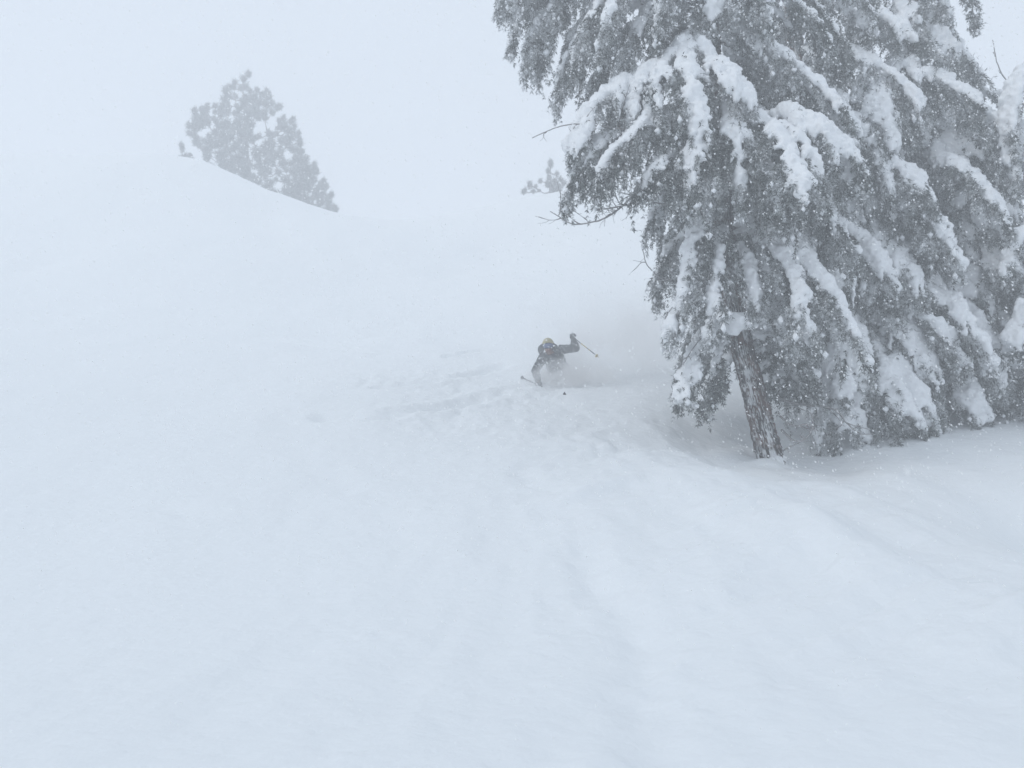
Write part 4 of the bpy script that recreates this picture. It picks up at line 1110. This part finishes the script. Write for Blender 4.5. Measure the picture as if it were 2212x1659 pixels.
def ski(label, ft, tip, grp):
    t_ = empty('ski', Vector(ft)); tag(t_, label, 'ski', grp)
    d = unit(tip - ft); L = np.linalg.norm(tip - ft)
    s = np.linspace(-0.75, L, 40)
    up_ = unit(np.array([0, -0.2, 1.0]))
    sd = unit(np.cross(d, up_)); up_ = np.cross(sd, d)
    vv, qs = [], []
    for x in s:
        q = (x + 0.75) / (L + 0.75)
        w = 0.050 + 0.012 * (2 * q - 1) ** 2
        if q > 0.93: w *= max(0.12, 1 - ((q - 0.93) / 0.07) ** 2)
        rise = 0.16 * max(0, (q - 0.84) / 0.16) ** 2
        c = ft + d * x + up_ * rise
        for a_, b_ in ((-1, 0), (1, 0), (1, 1), (-1, 1)): vv.append(c + sd * w * a_ + up_ * 0.012 * b_)
    for i in range(len(s) - 1):
        for k in range(4): qs.append((i * 4 + k, i * 4 + (k + 1) % 4, i * 4 + 4 + (k + 1) % 4, i * 4 + 4 + k))
    qs += [(3, 2, 1, 0), (len(s) * 4 - 4, len(s) * 4 - 3, len(s) * 4 - 2, len(s) * 4 - 1)]
    mb = MB(); mb.add(vv, q=qs); mb.build('ski_blade', M_SKI, t_)
    bd = MB()
    for off in (-0.14, 0.12): ellipsoid(bd, ft + d * off + up_ * 0.03, (0.035, 0.05, 0.025), np.stack([sd, d, up_], 1), seg=8, rings=6)
    bd.build('binding', M_POLE, t_, smooth=True)
    return t_
tipA = P(1219, 866, 15.72); ski('dark ski whose curled tip pokes from the snow below the skier', ftL + np.array([0, 0, -0.1]), tipA, 'skis')
tipB = P(1188, 868, 15.9); tipB[2] -= 0.12
ski('dark ski buried under the powder beneath the lowered arm', ftR + np.array([0, 0, -0.1]), tipB, 'skis')

# ------------------------------------------------------------------ powder cloud thrown up round the skier (volume with depth)
def cloud(name, label, c, r, dens, seed, scale):
    mb = MB(); ellipsoid(mb, np.zeros(3), np.ones(3), seg=32, rings=20)
    m = bpy.data.materials.new(name + '_air'); m.use_nodes = True; t = m.node_tree
    for n in list(t.nodes):
        if n.type == 'BSDF_PRINCIPLED': t.nodes.remove(n)
    out = [n for n in t.nodes if n.type == 'OUTPUT_MATERIAL'][0]
    v = t.nodes.new('ShaderNodeVolumePrincipled'); v.inputs['Color'].default_value = (1.0, 1.0, 1.0, 1)
    tc = t.nodes.new('ShaderNodeTexCoord')
    ln = t.nodes.new('ShaderNodeVectorMath'); ln.operation = 'LENGTH'; t.links.new(tc.outputs['Object'], ln.inputs[0])
    mr = t.nodes.new('ShaderNodeMapRange'); mr.inputs['From Min'].default_value = 1.0; mr.inputs['From Max'].default_value = 0.15
    mr.interpolation_type = 'SMOOTHSTEP'
    t.links.new(ln.outputs['Value'], mr.inputs['Value'])
    ns = t.nodes.new('ShaderNodeTexNoise'); ns.inputs['Scale'].default_value = scale; ns.inputs['Detail'].default_value = 3
    mp = t.nodes.new('ShaderNodeMapping'); mp.inputs['Location'].default_value = (seed, seed * 0.37, 0); mp.inputs['Scale'].default_value = tuple(x / max(r) for x in r)
    t.links.new(tc.outputs['Object'], mp.inputs['Vector']); t.links.new(mp.outputs['Vector'], ns.inputs['Vector'])
    n2 = t.nodes.new('ShaderNodeMapRange'); n2.inputs['From Min'].default_value = 0.38; n2.inputs['From Max'].default_value = 0.68
    t.links.new(ns.outputs['Fac'], n2.inputs['Value'])
    m1 = t.nodes.new('ShaderNodeMath'); m1.operation = 'MULTIPLY'; t.links.new(mr.outputs['Result'], m1.inputs[0]); t.links.new(n2.outputs['Result'], m1.inputs[1])
    m2 = t.nodes.new('ShaderNodeMath'); m2.operation = 'MULTIPLY'; m2.inputs[1].default_value = dens; t.links.new(m1.outputs[0], m2.inputs[0])
    t.links.new(m2.outputs[0], v.inputs['Density']); t.links.new(v.outputs['Volume'], out.inputs['Volume'])
    o = mb.build(name, m)
    o.location = c; o.scale = r
    tag(o, label, kind='stuff')
    return o
cloud('powder_spray', 'cloud of powder snow thrown up over the legs of the skier', P(1240, 822, 16.75), (1.20, 0.85, 0.54), 10.0, 3.1, 3.6)
cloud('powder_plume', 'thin plume of drifting powder trailing behind the skier', P(1345, 765, 17.8), (3.1, 2.5, 1.7), 1.9, 7.3, 3.4)

# ------------------------------------------------------------------ falling snow
def flakes(name, label, P0, R0, seed):
    rng = np.random.default_rng(seed)
    n = len(P0)
    a1 = unit(rng.normal(size=(n, 3, 3))); a2 = unit(np.cross(a1, rng.normal(size=(n, 3, 3))))
    tr = [a1, -0.5 * a1 + 0.87 * a2, -0.5 * a1 - 0.87 * a2]
    v = np.stack(tr, 2).reshape(n, 9, 3) * (R0[:, None, None] * 1.15 * rng.uniform(0.55, 1.25, (n, 9, 1)))
    st = unit(np.array([0.55, -0.25, -1.0]))
    v = v + st * ((v @ st)[..., None] * rng.uniform(0.0, 0.9, (n, 1, 1)))
    v = v + P0[:, None]
    mb = MB(); mb.add(v.reshape(-1, 3), t=np.arange(n * 9).reshape(-1, 3))
    o = mb.build(name, M_FLAKE); tag(o, label, kind='stuff'); return o
rng = np.random.default_rng(77)
n = 60000
y = 1.2 + 13.5 * rng.random(n) ** (1 / 2.4)
x = rng.uniform(-1, 1, n) * (0.72 * y + 1.0); z = 1.6 + y * 0.14 + rng.uniform(-1, 1, n) * (0.55 * y + 0.5)
pp = np.stack([x, y, z], 1); rr = rng.lognormal(math.log(0.0050), 0.42, n)
ok = z > base_h(pp[:, :2]) + 0.05
pp, rr = pp[ok], rr[ok]
rr = np.minimum(rr, 0.00115 * pp[:, 1])
n2 = 60
y = rng.uniform(0.35, 1.0, n2); x = rng.uniform(-0.2, 0.62, n2) * y * 0.95; z = 1.6 + y * (0.14 + rng.uniform(-0.22, 0.45, n2))
pp = np.vstack([pp, np.stack([x, y, z], 1)]); rr = np.concatenate([rr, 0.0024 * y * rng.uniform(0.4, 1.0, n2)])
flakes('falling_snow', 'snowflakes falling through the air in front of the slope', pp, rr, 5)
# grains flung up by the turn
n3 = 3500
c = P(1245, 815, 16.9)
q = rng.normal(size=(n3, 3)) * np.array([0.65, 0.5, 0.28]) + c + np.array([0.1, 0, 0.0])
ok = q[:, 2] > base_h(q[:, :2])
flakes('snow_grains', 'loose snow grains sprayed around the skier', q[ok], rng.uniform(0.003, 0.009, ok.sum()), 6)
